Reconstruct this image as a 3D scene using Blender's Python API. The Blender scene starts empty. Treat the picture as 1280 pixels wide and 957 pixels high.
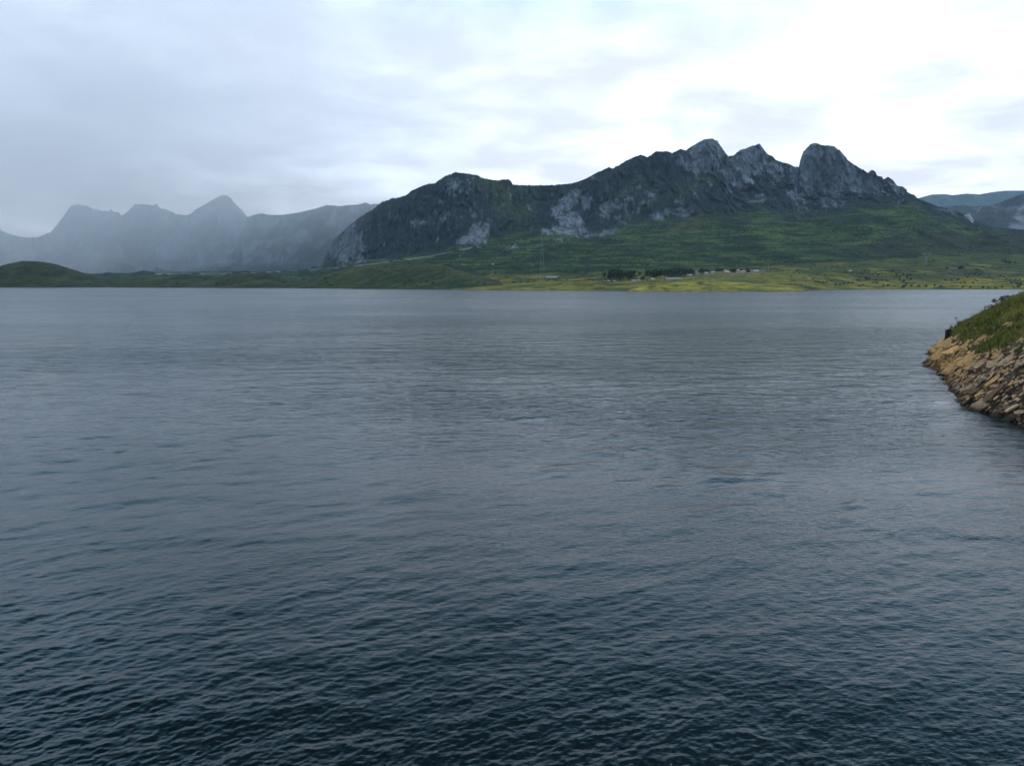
import bpy, bmesh, math, random
import numpy as np
from mathutils import Vector, Matrix

S = bpy.context.scene
COL = S.collection
R = math.radians

# ------------------------------------------------------------------ camera
CAM_H = 12.0                       # metres above the lake
PITCH = R(7.4)
F = 967.0                          # focal length in photo pixels (1280 wide)
cam_d = bpy.data.cameras.new("camera")
cam_d.sensor_width = 36.0
cam_d.lens = 36.0 * F / 1280.0
cam_d.clip_start = 0.5
cam_d.clip_end = 60000.0
cam = bpy.data.objects.new("camera", cam_d)
cam.location = (0, 0, CAM_H)
cam.rotation_euler = (R(90) - PITCH, 0, 0)
COL.objects.link(cam)
S.camera = cam

# ------------------------------------------------------------------ light
SUN_EL, SUN_AZ = R(72), R(55)      # ahead of the camera and to its right
sun_dir = Vector((math.sin(SUN_AZ) * math.cos(SUN_EL), math.cos(SUN_AZ) * math.cos(SUN_EL), math.sin(SUN_EL)))
sun_d = bpy.data.lights.new("sun", 'SUN')
sun_d.energy = 1.5
sun_d.angle = R(11)
sun_d.color = (1.0, 0.89, 0.74)
sun = bpy.data.objects.new("sun", sun_d)
sun.rotation_euler = (-sun_dir).to_track_quat('-Z', 'Y').to_euler()
COL.objects.link(sun)

W = bpy.data.worlds.new("World")
S.world = W
W.use_nodes = True
nt = W.node_tree
nt.nodes.clear()
def N(tree, kind, **kw):
    n = tree.nodes.new(kind)
    for k, v in kw.items():
        if k.startswith('i_'):
            n.inputs[k[2:].replace('_', ' ')].default_value = v
        else:
            setattr(n, k, v)
    return n
def math_node(tree, op, a, b=None, c=None, clamp=False):
    n = tree.nodes.new('ShaderNodeMath'); n.operation = op; n.use_clamp = clamp
    for i, v in enumerate((a, b, c)):
        if v is None: continue
        if isinstance(v, (int, float)): n.inputs[i].default_value = v
        else: tree.links.new(v, n.inputs[i])
    return n.outputs[0]
def maprange(tree, v, a, b, c, d, smooth=True):
    n = tree.nodes.new('ShaderNodeMapRange')
    n.interpolation_type = 'SMOOTHSTEP' if smooth else 'LINEAR'
    tree.links.new(v, n.inputs[0])
    for i, x in zip((1, 2, 3, 4), (a, b, c, d)): n.inputs[i].default_value = x
    return n.outputs[0]
def mixcol(tree, fac, a, b, mode='MIX'):
    n = tree.nodes.new('ShaderNodeMix'); n.data_type = 'RGBA'; n.blend_type = mode
    for i, v in ((0, fac), (6, a), (7, b)):
        if isinstance(v, (int, float)): n.inputs[i].default_value = v
        elif isinstance(v, tuple): n.inputs[i].default_value = v if len(v) == 4 else (*v, 1)
        else: tree.links.new(v, n.inputs[i])
    return n.outputs[2]

sky = N(nt, 'ShaderNodeTexSky', sky_type='NISHITA', sun_disc=False)
sky.sun_elevation = SUN_EL; sky.sun_rotation = SUN_AZ
tc = N(nt, 'ShaderNodeTexCoord')
sep = N(nt, 'ShaderNodeSeparateXYZ'); nt.links.new(tc.outputs['Generated'], sep.inputs[0])
zc = math_node(nt, 'MAXIMUM', sep.outputs[2], 0.0)
den = math_node(nt, 'ADD', zc, 0.16)
cx = math_node(nt, 'DIVIDE', sep.outputs[0], den)
cy = math_node(nt, 'DIVIDE', sep.outputs[1], den)
cmb = N(nt, 'ShaderNodeCombineXYZ'); nt.links.new(cx, cmb.inputs[0]); nt.links.new(cy, cmb.inputs[1])
n1 = N(nt, 'ShaderNodeTexNoise', i_Scale=2.3, i_Detail=8.0, i_Roughness=0.55, i_Distortion=0.25)
n2 = N(nt, 'ShaderNodeTexNoise', i_Scale=0.42, i_Detail=3.0, i_Roughness=0.5)
mp = N(nt, 'ShaderNodeMapping'); mp.inputs['Location'].default_value = (3.3, 1.7, 0.4)
nt.links.new(cmb.outputs[0], mp.inputs[0])
nt.links.new(mp.outputs[0], n1.inputs['Vector']); nt.links.new(mp.outputs[0], n2.inputs['Vector'])
cl = math_node(nt, 'ADD', math_node(nt, 'MULTIPLY', n1.outputs[0], 0.6), math_node(nt, 'MULTIPLY', n2.outputs[0], 0.4))
cl = maprange(nt, cl, 0.40, 0.68, 0.0, 1.0)
# thin bright cloud where the sun stands behind it
dp = N(nt, 'ShaderNodeVectorMath', operation='DOT_PRODUCT')
nt.links.new(tc.outputs['Generated'], dp.inputs[0]); dp.inputs[1].default_value = sun_dir
glow = maprange(nt, dp.outputs['Value'], 0.15, 0.90, 0.0, 1.0)
cl2 = math_node(nt, 'ADD', math_node(nt, 'MULTIPLY', cl, 0.88), math_node(nt, 'MULTIPLY', glow, 0.13), clamp=True)
cloud = mixcol(nt, cl2, (0.645, 0.645, 0.70), (1.22, 1.33, 1.50))
# thick: dimming added to the unseen overhead sky to darken water and land
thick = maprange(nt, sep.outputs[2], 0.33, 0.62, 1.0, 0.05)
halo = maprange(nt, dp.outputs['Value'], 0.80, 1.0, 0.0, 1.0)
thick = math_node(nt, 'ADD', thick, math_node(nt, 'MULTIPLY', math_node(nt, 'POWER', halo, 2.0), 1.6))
cloud = mixcol(nt, maprange(nt, sep.outputs[2], 0.24, 0.48, 0.0, 1.0), cloud, mixcol(nt, 1.0, cloud, (0.34, 0.86, 1.16), 'MULTIPLY'))  # upper sky tinted cyan-blue to colour the water that reflects it
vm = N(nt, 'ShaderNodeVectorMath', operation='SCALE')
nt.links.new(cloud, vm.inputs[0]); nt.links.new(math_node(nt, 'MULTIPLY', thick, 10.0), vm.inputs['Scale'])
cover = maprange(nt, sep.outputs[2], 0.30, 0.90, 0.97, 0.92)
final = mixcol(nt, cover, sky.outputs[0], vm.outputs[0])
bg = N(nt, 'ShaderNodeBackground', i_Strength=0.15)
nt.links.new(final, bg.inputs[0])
wo = N(nt, 'ShaderNodeOutputWorld'); nt.links.new(bg.outputs[0], wo.inputs[0])

S.view_settings.view_transform = 'Standard'
S.view_settings.look = 'None'
S.view_settings.exposure = 0.0
S.view_settings.gamma = 1.0
S.render.engine = 'CYCLES'
S.cycles.use_denoising = True
S.cycles.max_bounces = 6
S.cycles.volume_bounces = 2

# ------------------------------------------------------------------ helpers
cp, sp_ = math.cos(PITCH), math.sin(PITCH)
def project(X, Y, Z):
    dz = Z - CAM_H
    fw = Y * cp - dz * sp_
    up = Y * sp_ + dz * cp
    return 640 + F * X / fw, 478.5 - F * up / fw
def at(px, py, Y):
    """world point at forward distance Y that the camera sees at a photo pixel"""
    a = (np.asarray(px, float) - 640) / F
    b = (478.5 - np.asarray(py, float)) / F
    dy = cp + b * sp_
    t = np.asarray(Y, float) / dy
    return a * t, np.asarray(Y, float) + 0 * t, CAM_H + (-sp_ + b * cp) * t
def wat(px, py):
    b = (478.5 - np.asarray(py, float)) / F
    t = CAM_H / (sp_ - b * cp)
    return (np.asarray(px, float) - 640) / F * t, (cp + b * sp_) * t

def hash2(ix, iy, seed):
    h = (ix.astype(np.int64) * 374761393 + iy.astype(np.int64) * 668265263 + seed * 1442695041) & 0x7fffffff
    h = ((h ^ (h >> 13)) * 1274126177) & 0x7fffffff
    h = (h ^ (h >> 16)) & 0xffff
    return h
def pnoise(x, y, seed=0):
    ix = np.floor(x); iy = np.floor(y)
    fx = x - ix; fy = y - iy
    ux = fx * fx * fx * (fx * (fx * 6 - 15) + 10); uy = fy * fy * fy * (fy * (fy * 6 - 15) + 10)
    def g(dx, dy):
        a = hash2(ix + dx, iy + dy, seed) * (2 * np.pi / 65536)
        return np.cos(a) * (fx - dx) + np.sin(a) * (fy - dy)
    a = g(0, 0) * (1 - ux) + g(1, 0) * ux
    b = g(0, 1) * (1 - ux) + g(1, 1) * ux
    return (a * (1 - uy) + b * uy) * 1.5
def fbm(x, y, o=5, seed=0, gain=0.5):
    s = 0; a = 1; t = 0
    for i in range(o):
        s = s + a * pnoise(x * 2 ** i, y * 2 ** i, seed + i * 17); t += a; a *= gain
    return s / t
def ridged(x, y, o=5, seed=0, gain=0.5):
    s = 0; a = 1; t = 0; w = 1
    for i in range(o):
        n = 1 - np.abs(pnoise(x * 2 ** i, y * 2 ** i, seed + i * 31)) * 1.7
        n = np.clip(n, 0, 1) ** 2 * w
        w = np.clip(n * 1.6, 0, 1)
        s = s + a * n; t += a; a *= gain
    return s / t
def sstep(a, b, x):
    t = np.clip((x - a) / (b - a), 0, 1)
    return t * t * (3 - 2 * t)
def curve(pts):
    p = np.array(pts, float)
    return lambda x: np.interp(x, p[:, 0], p[:, 1])

def link(name, me, mat=None, parent=None):
    o = bpy.data.objects.new(name, me)
    COL.objects.link(o)
    if mat is not None: me.materials.append(mat)
    if parent is not None: o.parent = parent
    return o
def np_mesh(name, V, Fc, smooth=True, colors=None):
    me = bpy.data.meshes.new(name)
    V = np.asarray(V, np.float32); Fc = np.asarray(Fc, np.int32)
    me.vertices.add(len(V)); me.vertices.foreach_set('co', V.ravel())
    n = Fc.shape[1]
    me.loops.add(Fc.size); me.loops.foreach_set('vertex_index', Fc.ravel())
    me.polygons.add(len(Fc))
    me.polygons.foreach_set('loop_start', np.arange(0, Fc.size, n, dtype=np.int32))
    me.polygons.foreach_set('use_smooth', np.full(len(Fc), smooth))
    if colors is not None:
        c = me.color_attributes.new('albedo', 'FLOAT_COLOR', 'POINT')
        C4 = np.ones((len(V), 4), np.float32); C4[:, :3] = colors
        c.data.foreach_set('color', C4.ravel())
    me.update(calc_edges=True)
    return me
def grid_faces(nr, nc):
    i = np.arange(nr * nc).reshape(nr, nc)
    return np.stack([i[:-1, :-1], i[:-1, 1:], i[1:, 1:], i[1:, :-1]], -1).reshape(-1, 4)
def tag(o, label=None, cat=None, group=None, kind=None):
    if label: o['label'] = label
    if cat: o['category'] = cat
    if group: o['group'] = group
    if kind: o['kind'] = kind
    return o
def empty(name, loc, rz=0.0):
    o = bpy.data.objects.new(name, None)
    COL.objects.link(o); o.location = loc; o.rotation_euler = (0, 0, rz)
    o.empty_display_size = 0.5
    return o

# ------------------------------------------------------------------ materials
def new_mat(name):
    m = bpy.data.materials.new(name); m.use_nodes = True
    t = m.node_tree
    b = t.nodes.get('Principled BSDF')
    return m, t, b
def terrain_mat(name, bump_scale, bump_dist, var=0.5, fine=0.25, stretch=(1, 1, 1), rough=0.95):
    m, t, b = new_mat(name)
    at_ = N(t, 'ShaderNodeAttribute', attribute_name='albedo')
    geo = N(t, 'ShaderNodeNewGeometry')
    mpg = N(t, 'ShaderNodeMapping'); mpg.inputs['Scale'].default_value = stretch
    t.links.new(geo.outputs['Position'], mpg.inputs[0])
    a = N(t, 'ShaderNodeTexNoise', i_Scale=bump_scale, i_Detail=8.0, i_Roughness=0.65)
    c = N(t, 'ShaderNodeTexNoise', i_Scale=fine, i_Detail=4.0, i_Roughness=0.6)
    t.links.new(mpg.outputs[0], a.inputs['Vector']); t.links.new(geo.outputs['Position'], c.inputs['Vector'])
    f1 = maprange(t, a.outputs[0], 0.30, 0.70, 1 - var, 1 + var, False)
    f2 = maprange(t, c.outputs[0], 0.30, 0.70, 0.75, 1.25, False)
    vs = N(t, 'ShaderNodeVectorMath', operation='SCALE')
    t.links.new(at_.outputs['Color'], vs.inputs[0]); t.links.new(math_node(t, 'MULTIPLY', f1, f2), vs.inputs['Scale'])
    t.links.new(vs.outputs[0], b.inputs['Base Color'])
    b.inputs['Roughness'].default_value = rough
    b.inputs['Specular IOR Level'].default_value = 0.15
    bp = N(t, 'ShaderNodeBump', i_Strength=1.0, i_Distance=bump_dist)
    t.links.new(a.outputs[0], bp.inputs['Height']); t.links.new(bp.outputs[0], b.inputs['Normal'])
    return m
def plain_mat(name, col, rough=0.8, spec=0.3, var=0.25, scale=2.0, metal=0.0):
    m, t, b = new_mat(name)
    geo = N(t, 'ShaderNodeNewGeometry')
    a = N(t, 'ShaderNodeTexNoise', i_Scale=scale, i_Detail=5.0, i_Roughness=0.6)
    t.links.new(geo.outputs['Position'], a.inputs['Vector'])
    f = maprange(t, a.outputs[0], 0.3, 0.7, 1 - var, 1 + var, False)
    vs = N(t, 'ShaderNodeVectorMath', operation='SCALE'); vs.inputs[0].default_value = col
    t.links.new(f, vs.inputs['Scale']); t.links.new(vs.outputs[0], b.inputs['Base Color'])
    b.inputs['Roughness'].default_value = rough
    b.inputs['Specular IOR Level'].default_value = spec
    b.inputs['Metallic'].default_value = metal
    return m
M_rock_mtn = terrain_mat('mountain_ground', 0.045, 15.0, 0.42, 0.012, (1, 1, 0.35))
M_far = terrain_mat('far_mountain_ground', 0.012, 22.0, 0.45, 0.006, (1, 1, 0.4))
M_low = terrain_mat('meadow_ground', 0.06, 2.5, 0.45, 0.02)
M_bank = terrain_mat('bank_ground', 1.6, 0.22, 0.5, 0.5)

# ------------------------------------------------------------------ terrain builder
def pchip_rows(T, Yc, t):
    """monotone cubic through control rows T (k,), values Yc (k, ncol), at t (n,)"""
    k = len(T); h = np.diff(T)[:, None]; d = np.diff(Yc, axis=0) / h
    m = np.zeros_like(Yc)
    same = (d[:-1] * d[1:]) > 0
    m[1:-1] = np.where(same, 2 * d[:-1] * d[1:] / (d[:-1] + d[1:] + 1e-12 * np.sign(d[:-1] + d[1:] + 1e-30)), 0)
    m[0] = d[0]; m[-1] = d[-1]
    i = np.clip(np.searchsorted(T, t, side='right') - 1, 0, k - 2)
    u = ((t - T[i]) / (T[i + 1] - T[i]))[:, None]; hh = h[i]
    return ((1 + 2 * u) * (1 - u) ** 2 * Yc[i] + u * (1 - u) ** 2 * hh * m[i]
            + u * u * (3 - 2 * u) * Yc[i + 1] + u * u * (u - 1) * hh * m[i + 1])

class Layer:
    """ground built from contour rows; each row: (nrows_to_next, px->py or None, px->Y or number, Z or None)"""
    def __init__(s, name, px, rows, noise, color, mat, crest_row, jag=0.0, fix=(None, None), jseed=3):
        s.px = px; nc = len(px)
        Ys, Zs, T = [], [], [0]
        for (n, py, Yv, Zv) in rows:
            if Zv is not None and Yv is None:           # a row lying on the water plane
                x, y = wat(px, py(px)); z = np.zeros(nc) + Zv
            elif Zv is not None:
                y = Yv(px) if callable(Yv) else np.full(nc, float(Yv)); z = (Zv(px) if callable(Zv) else np.full(nc, float(Zv)))
            else:
                y = Yv(px) if callable(Yv) else np.full(nc, float(Yv))
                x, y, z = at(px, py(px), y)
            Ys.append(y); Zs.append(z); T.append(T[-1] + n)
        T = np.array(T[:-1], float)
        t = np.arange(0, T[-1] + 1e-6, 1.0)
        s.t = t; s.T = T
        Y = pchip_rows(T, np.array(Ys), t); Z = pchip_rows(T, np.array(Zs), t)
        k = (px - 640) / F / (cp + 0.13 * sp_)           # X / Y of each column
        X = k[None] * Y
        tn = t[:, None] + 0 * X
        X, Y, Z = noise(X, Y, Z, tn, T, px[None] + 0 * X)
        # fit the skyline to the crest row
        cr = rows[crest_row][1]
        if fix[0] is not None:
            tgt = cr(px); jg = jag * (fbm(px / 5.0, px * 0 + 0.5, 3, jseed)) + jag * .6 * fbm(px / 1.7, px * 0 + 9.5, 2, jseed + 5)
            a, b = T[fix[0]], T[fix[1]]
            w = sstep(a, b, tn)
            for _ in range(6):
                _, PY = project(X, Y, Z)
                PYm = np.where(tn >= a, PY, 1e9)
                i = PYm.argmin(0)
                dz = (PYm.min(0) - tgt) / F * Y[i, np.arange(nc)] * 1.03
                wi = np.maximum(w[i, np.arange(nc)], 0.25)
                Z = Z + w * (dz / wi * 0.9)[None]
            tb = T[fix[1]]; wj = sstep(tb - (tb - a) * .22, tb - 1, tn)
            Z = Z - wj * (jg / F)[None] * Y
        s.X, s.Y, s.Z = X, Y, Z
        PX, PY = project(X, Y, Z)
        s.PX, s.PY = PX, PY
        # slope
        gz_t = np.gradient(Z, axis=0); gy_t = np.gradient(Y, axis=0); gx_t = np.gradient(X, axis=0)
        gz_c = np.gradient(Z, axis=1); gy_c = np.gradient(Y, axis=1); gx_c = np.gradient(X, axis=1)
        nx = gy_c * gz_t - gz_c * gy_t; ny = gz_c * gx_t - gx_c * gz_t; nz = gx_c * gy_t - gy_c * gx_t
        ln = np.sqrt(nx * nx + ny * ny + nz * nz) + 1e-9
        s.nz = np.abs(nz) / ln
        c = color(s, X, Y, Z, PX, PY, s.nz, tn)
        V = np.stack([X, Y, Z], -1).reshape(-1, 3)
        me = np_mesh(name, V, grid_faces(*X.shape), True, np.clip(c.reshape(-1, 3), 0.004, 0.9))
        s.o = link(name, me, mat)
        tag(s.o, kind='structure')
    def surf(s, px, py):
        """first point of this ground, coming from the camera, that shows at photo pixel (px, py)"""
        j = int(np.clip(np.searchsorted(s.px, px), 1, len(s.px) - 1))
        P = s.PY[:, j]
        best = 1e9
        for i in range(2, len(P) - 1):
            if P[i] <= py:
                u = (P[i - 1] - py) / max(P[i - 1] - P[i], 1e-6); u = min(max(u, 0), 1)
                Yv = s.Y[i - 1, j] * (1 - u) + s.Y[i, j] * u
                Zv = s.Z[i - 1, j] * (1 - u) + s.Z[i, j] * u
                fw = Yv * cp - (Zv - CAM_H) * sp_
                return (px - 640) / F * fw, Yv, Zv
        i = int(P.argmin())
        fw = s.Y[i, j] * cp - (s.Z[i, j] - CAM_H) * sp_
        return (px - 640) / F * fw, s.Y[i, j], s.Z[i, j]

def lerp(a, b, w):
    return a + (b - a) * w[..., None]
A_ = lambda *c: np.array(c, float)
ROCK = A_(.105, .128, .158); ROCKP = A_(.195, .215, .25); SCRUB = A_(.0115, .018, .023); HEATH = A_(.030, .034, .018)
GRASS = A_(.036, .066, .020); GRASSD = A_(.014, .031, .014); OLIVE = A_(.225, .185, .030); OLIVED = A_(.065, .075, .020)
EARTH = A_(.16, .13, .07)
def blob(PX, PY, cx, cy, rx, ry, ang=0.0):
    c, s_ = math.cos(R(ang)), math.sin(R(ang))
    dx, dy = PX - cx, PY - cy
    u = (dx * c + dy * s_) / rx; v = (-dx * s_ + dy * c) / ry
    return np.exp(-(u * u + v * v) ** 1.5)

# ---- far ranges
def far_noise(amp, sc, seed, ray=0.0):
    def f(X, Y, Z, tn, T, PXg):
        w = sstep(T[0], T[1], tn) * 1.0
        g = ridged(X / sc + 0.3 * fbm(X / sc, Y / sc, 2, seed + 9), Y / (sc * 2.2), 6, seed, 0.55) - 0.35
        Z = Z + amp * w * g
        return X, Y, Z
    return f
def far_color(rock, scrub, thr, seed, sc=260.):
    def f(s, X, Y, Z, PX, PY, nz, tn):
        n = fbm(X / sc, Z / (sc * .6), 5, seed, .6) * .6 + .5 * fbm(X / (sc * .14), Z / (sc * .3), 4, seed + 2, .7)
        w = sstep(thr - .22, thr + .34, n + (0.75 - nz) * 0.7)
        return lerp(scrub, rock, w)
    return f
px = np.arange(-420, 560, 1.3)
crB = curve([(-420, 300), (-300, 262), (-200, 285), (-120, 250), (-60, 262), (-20, 272), (0, 277.3), (5, 283.8), (7.7, 289), (20.6, 293.3), (38.7, 297.2), (54, 295.4), (67, 290.7), (77.3, 279.9), (87.7, 267), (95.4, 258), (104.4, 255), (113.4, 257.2), (126.3, 261.9), (139, 263.9), (143, 263.5), (145, 260.6), (147, 263.5), (154.7, 265.7), (156.7, 269.6), (165, 263.9), (175.3, 255), (185.6, 255.4), (193.4, 256.2), (199, 256.2), (201, 254.2), (206, 260.6), (214, 260.8), (215.5, 262.6), (224.3, 266.5), (233.3, 269), (242.3, 267), (254, 259.3), (268, 251.6), (277, 245.9), (284.9, 243.8), (292.6, 246.4), (297.8, 254), (308, 264.5), (313, 271.7), (330, 268), (400, 275), (560, 290)])
layB = Layer('mountain', px, [(8, curve([(-420, 352), (560, 350)]), 4600, None), (50, curve([(-420, 344), (560, 342)]), 5200, None),
    (50, lambda p: 343 + (crB(p) - 343) * .5, 6150, None), (16, crB, 6800, None), (1, lambda p: crB(p) + 40, 7600, None)],
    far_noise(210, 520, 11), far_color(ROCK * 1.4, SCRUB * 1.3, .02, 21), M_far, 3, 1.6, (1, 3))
crC = curve([(150, 346), (220, 342), (270, 328), (300, 300), (312.7, 271.5), (328, 266.5), (342, 268.7), (356, 268.7), (381.6, 264.5), (395.6, 260.9), (412.5, 256), (426.5, 257.5), (446, 256), (457.5, 253.3), (466, 255.2), (473, 254.7), (500, 250), (560, 260), (640, 280), (700, 300)])
px = np.arange(150, 700, 1.5)
layC = Layer('mountain', px, [(8, curve([(150, 350), (700, 350)]), 4300, None), (55, curve([(150, 345), (330, 341), (420, 330), (700, 330)]), 4700, None),
    (60, lambda p: 340 + (crC(p) - 340) * .5, 5150, None), (16, crC, 5600, None), (1, lambda p: crC(p) + 50, 6300, None)],
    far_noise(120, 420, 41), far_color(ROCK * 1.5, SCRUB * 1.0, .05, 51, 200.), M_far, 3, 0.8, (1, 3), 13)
crD = curve([(1000, 262), (1090, 255), (1141.7, 247.6), (1157, 243), (1174.5, 242.7), (1182.7, 244), (1200, 242), (1216.7, 243), (1229.6, 240.5), (1245, 238.4), (1280, 238.2), (1360, 236), (1500, 246), (1700, 240)])
px = np.arange(1000, 1700, 1.8)
layD = Layer('far_hills', px, [(20, lambda p: p * 0 + 300, 7000, None), (30, lambda p: p * 0 + 275, 7600, None), (24, crD, 9200, None), (1, lambda p: crD(p) + 40, 10500, None)],
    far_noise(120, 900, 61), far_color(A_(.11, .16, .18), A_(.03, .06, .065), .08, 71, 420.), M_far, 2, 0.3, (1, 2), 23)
crE = curve([(1040, 290), (1120, 268), (1171, 258.7), (1182.7, 257.5), (1195.6, 256.4), (1212, 257.5), (1228.5, 257), (1241, 253.4), (1254, 247.6), (1268, 242.3), (1280, 239.6), (1330, 225), (1420, 215), (1550, 235), (1700, 240)])
px = np.arange(1040, 1700, 1.5)
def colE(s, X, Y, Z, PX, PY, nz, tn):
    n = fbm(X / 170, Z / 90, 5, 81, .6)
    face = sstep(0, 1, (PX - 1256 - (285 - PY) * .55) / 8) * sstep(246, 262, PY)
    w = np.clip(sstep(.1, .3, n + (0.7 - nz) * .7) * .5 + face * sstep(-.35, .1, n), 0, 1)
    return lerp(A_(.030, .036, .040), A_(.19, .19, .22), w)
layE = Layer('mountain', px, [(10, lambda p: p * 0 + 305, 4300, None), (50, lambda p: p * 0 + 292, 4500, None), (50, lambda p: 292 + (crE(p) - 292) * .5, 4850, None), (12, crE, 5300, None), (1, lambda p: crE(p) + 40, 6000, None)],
    far_noise(90, 360, 91), colE, M_far, 3, 0.5, (1, 3), 33)

# ---- main massif with its foothills and meadows
crA = curve([(-500, 344), (0, 343), (160, 341), (250, 339), (380, 338), (398, 336), (404, 330.6), (409.7, 313.7), (421, 297), (440.6, 280), (452, 271.5), (468.7, 261), (480, 251.9), (496.9, 247), (508, 244.8), (516.5, 237.8), (536, 230.2), (544.7, 229.4), (558.7, 219.5), (570, 215.3), (584, 216.7), (598, 219), (606.5, 223.2), (623.4, 225.2), (629, 223.7), (636, 224.3), (641.7, 230.8), (659.8, 231.7), (675.8, 231.7), (705, 230.4), (722, 226.9), (734, 221.6), (747.5, 214.4), (759.4, 208.6), (763.4, 210.5), (768.7, 207.3), (782, 199.8), (796.6, 193.2), (806, 195.9), (816.5, 189.2), (832.5, 189.7), (836.5, 191.3), (845.8, 186.6), (852.4, 188.2), (861.7, 181.8), (875, 174.6), (883, 172.7), (891, 176), (896, 184), (901.5, 191.3), (905.5, 195), (910.8, 194.5), (920, 187), (933.4, 182.6), (941.4, 179.7), (944, 181.2), (950.6, 190.5), (960, 195.9), (963.9, 200.4), (978.5, 204.6), (986.5, 208.3), (991.8, 208.3), (993, 201), (996.3, 189.2), (1003.7, 181.2), (1010.4, 178.6), (1019.7, 181.2), (1030, 181.2), (1041, 187.9), (1051.6, 199.8), (1060.8, 206.5), (1070, 211.8), (1076.8, 216.3), (1080.8, 213), (1086, 214.4), (1088.7, 219.8), (1094, 220.6), (1096.7, 224.5), (1102, 221), (1107.3, 224.5), (1114, 232.2), (1120.6, 233), (1126, 237), (1127.2, 240.2), (1135, 242.9), (1140.5, 248), (1168, 258.8), (1179, 261), (1195, 266), (1206, 273), (1216, 277), (1237.5, 283.5), (1280, 287.5), (1400, 286), (1700, 283)])
baseA = curve([(-500, 348), (160, 345), (380, 342), (404, 336), (447, 331), (480, 325), (540, 318), (600, 305), (640, 291), (680, 289), (734, 294), (763, 287), (785, 281), (816, 279), (860, 274), (886, 270), (960, 266), (1020, 271), (1060, 264), (1100, 261), (1136, 258), (1168, 268), (1216, 286), (1280, 297), (1700, 300)])
midA = curve([(-500, 352), (0, 352), (180, 351), (340, 350), (400, 346), (480, 342), (560, 345), (640, 344), (760, 341), (840, 338), (960, 332), (1060, 325), (1280, 321), (1700, 319)])
shoreA = curve([(-500, 358.3), (0, 358.5), (170, 359), (400, 360), (560, 361.6), (620, 362), (790, 363), (1000, 362.8), (1060, 361.9), (1095, 361.7), (1280, 361.8), (1700, 361.8)])
# foot of the rock towers / upper cliffs
def shoulder(p):
    t_ = curve([(400, .5), (570, .45), (640, .4), (840, .42), (862, .45), (885, .50), (905, .35), (920, .45), (942, .52), (960, .40), (988, .26), (992, .52), (1005, .60), (1040, .54), (1075, .45), (1090, .35), (1140, .3), (1300, .4)])(p)
    return crA(p) + (baseA(p) - crA(p)) * t_
YcA = curve([(-500, 3900), (400, 4200), (440, 4000), (490, 3650), (570, 3300), (640, 3500), (700, 3450), (850, 3350), (940, 3300), (1020, 3250), (1140, 3150), (1280, 3100), (1700, 3000)])
YbA = curve([(-500, 3300), (400, 3500), (440, 3250), (490, 2900), (560, 2600), (640, 2900), (700, 2750), (850, 2700), (1020, 2700), (1140, 2750), (1280, 2750), (1700, 2700)])
YsA = lambda p: YcA(p) - (YcA(p) - YbA(p)) * curve([(400, .4), (860, .35), (985, .25), (995, .14), (1060, .16), (1100, .3), (1300, .4)])(p)
YmA = curve([(-500, 2700), (400, 2100), (640, 1800), (1000, 1850), (1280, 2000), (1700, 2100)])
px = np.concatenate([np.arange(-500, 380, 4.), np.arange(380, 1300, 0.95), np.arange(1300, 1700, 4.)])
def noiseA(X, Y, Z, tn, T, P):
    wc = sstep(T[3] - 6, T[3] + 14, tn) * sstep(1300, 1120, P) * sstep(396, 420, P)      # cliffs
    wf = sstep(T[1] + 3, T[2], tn) * (1 - wc * .6)                    # foothills
    # large spurs and gullies running down the face
    wx = X + 60 * fbm(X / 300, Y / 300, 3, 5)
    spur = ridged(wx / 210, Y / 620, 5, 7, .55) - .35
    gul = ridged(wx / 62 + .4 * fbm(X / 90, Z / 60, 2, 4), Z / 210, 4, 19, .55) - .35
    crag = ridged((X + 14 * fbm(X / 40, Z / 40, 2, 29)) / 24, Z / 75, 4, 28, .6) - .35
    d = wc * (spur * 95 + gul * 46 + crag * 24 + 12 * fbm(X / 20, Z / 24, 4, 27, .65))
    k = 1 - d / Y                                                       # towards the viewer
    Zc = CAM_H + (Z - CAM_H) * k
    X, Y, Z = X * k, Y * k, Zc
    Z = Z + wc * (34 * (ridged(X / 130, Y / 130, 5, 37, .6) - .35))
    hills = fbm(X / 330, Y / 420, 5, 47) * 34 + (ridged(X / 170, Y / 420, 4, 57) - .35) * 26
    Z = Z + wf * hills * sstep(T[1], T[3], tn) 
    Z = Z + sstep(T[1] + 1, T[1] + 12, tn) * (fbm(X / 90, Y / 90, 5, 67) * 3.2) * (1 - wc)
    # low terraces in the meadows
    Z = Z + sstep(T[1] + 1, T[1] + 10, tn) * (1 - sstep(T[2], T[2] + 30, tn)) * 1.2 * np.abs(fbm(X / 50, Y / 18, 3, 77))
    return X, Y, Z
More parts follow.
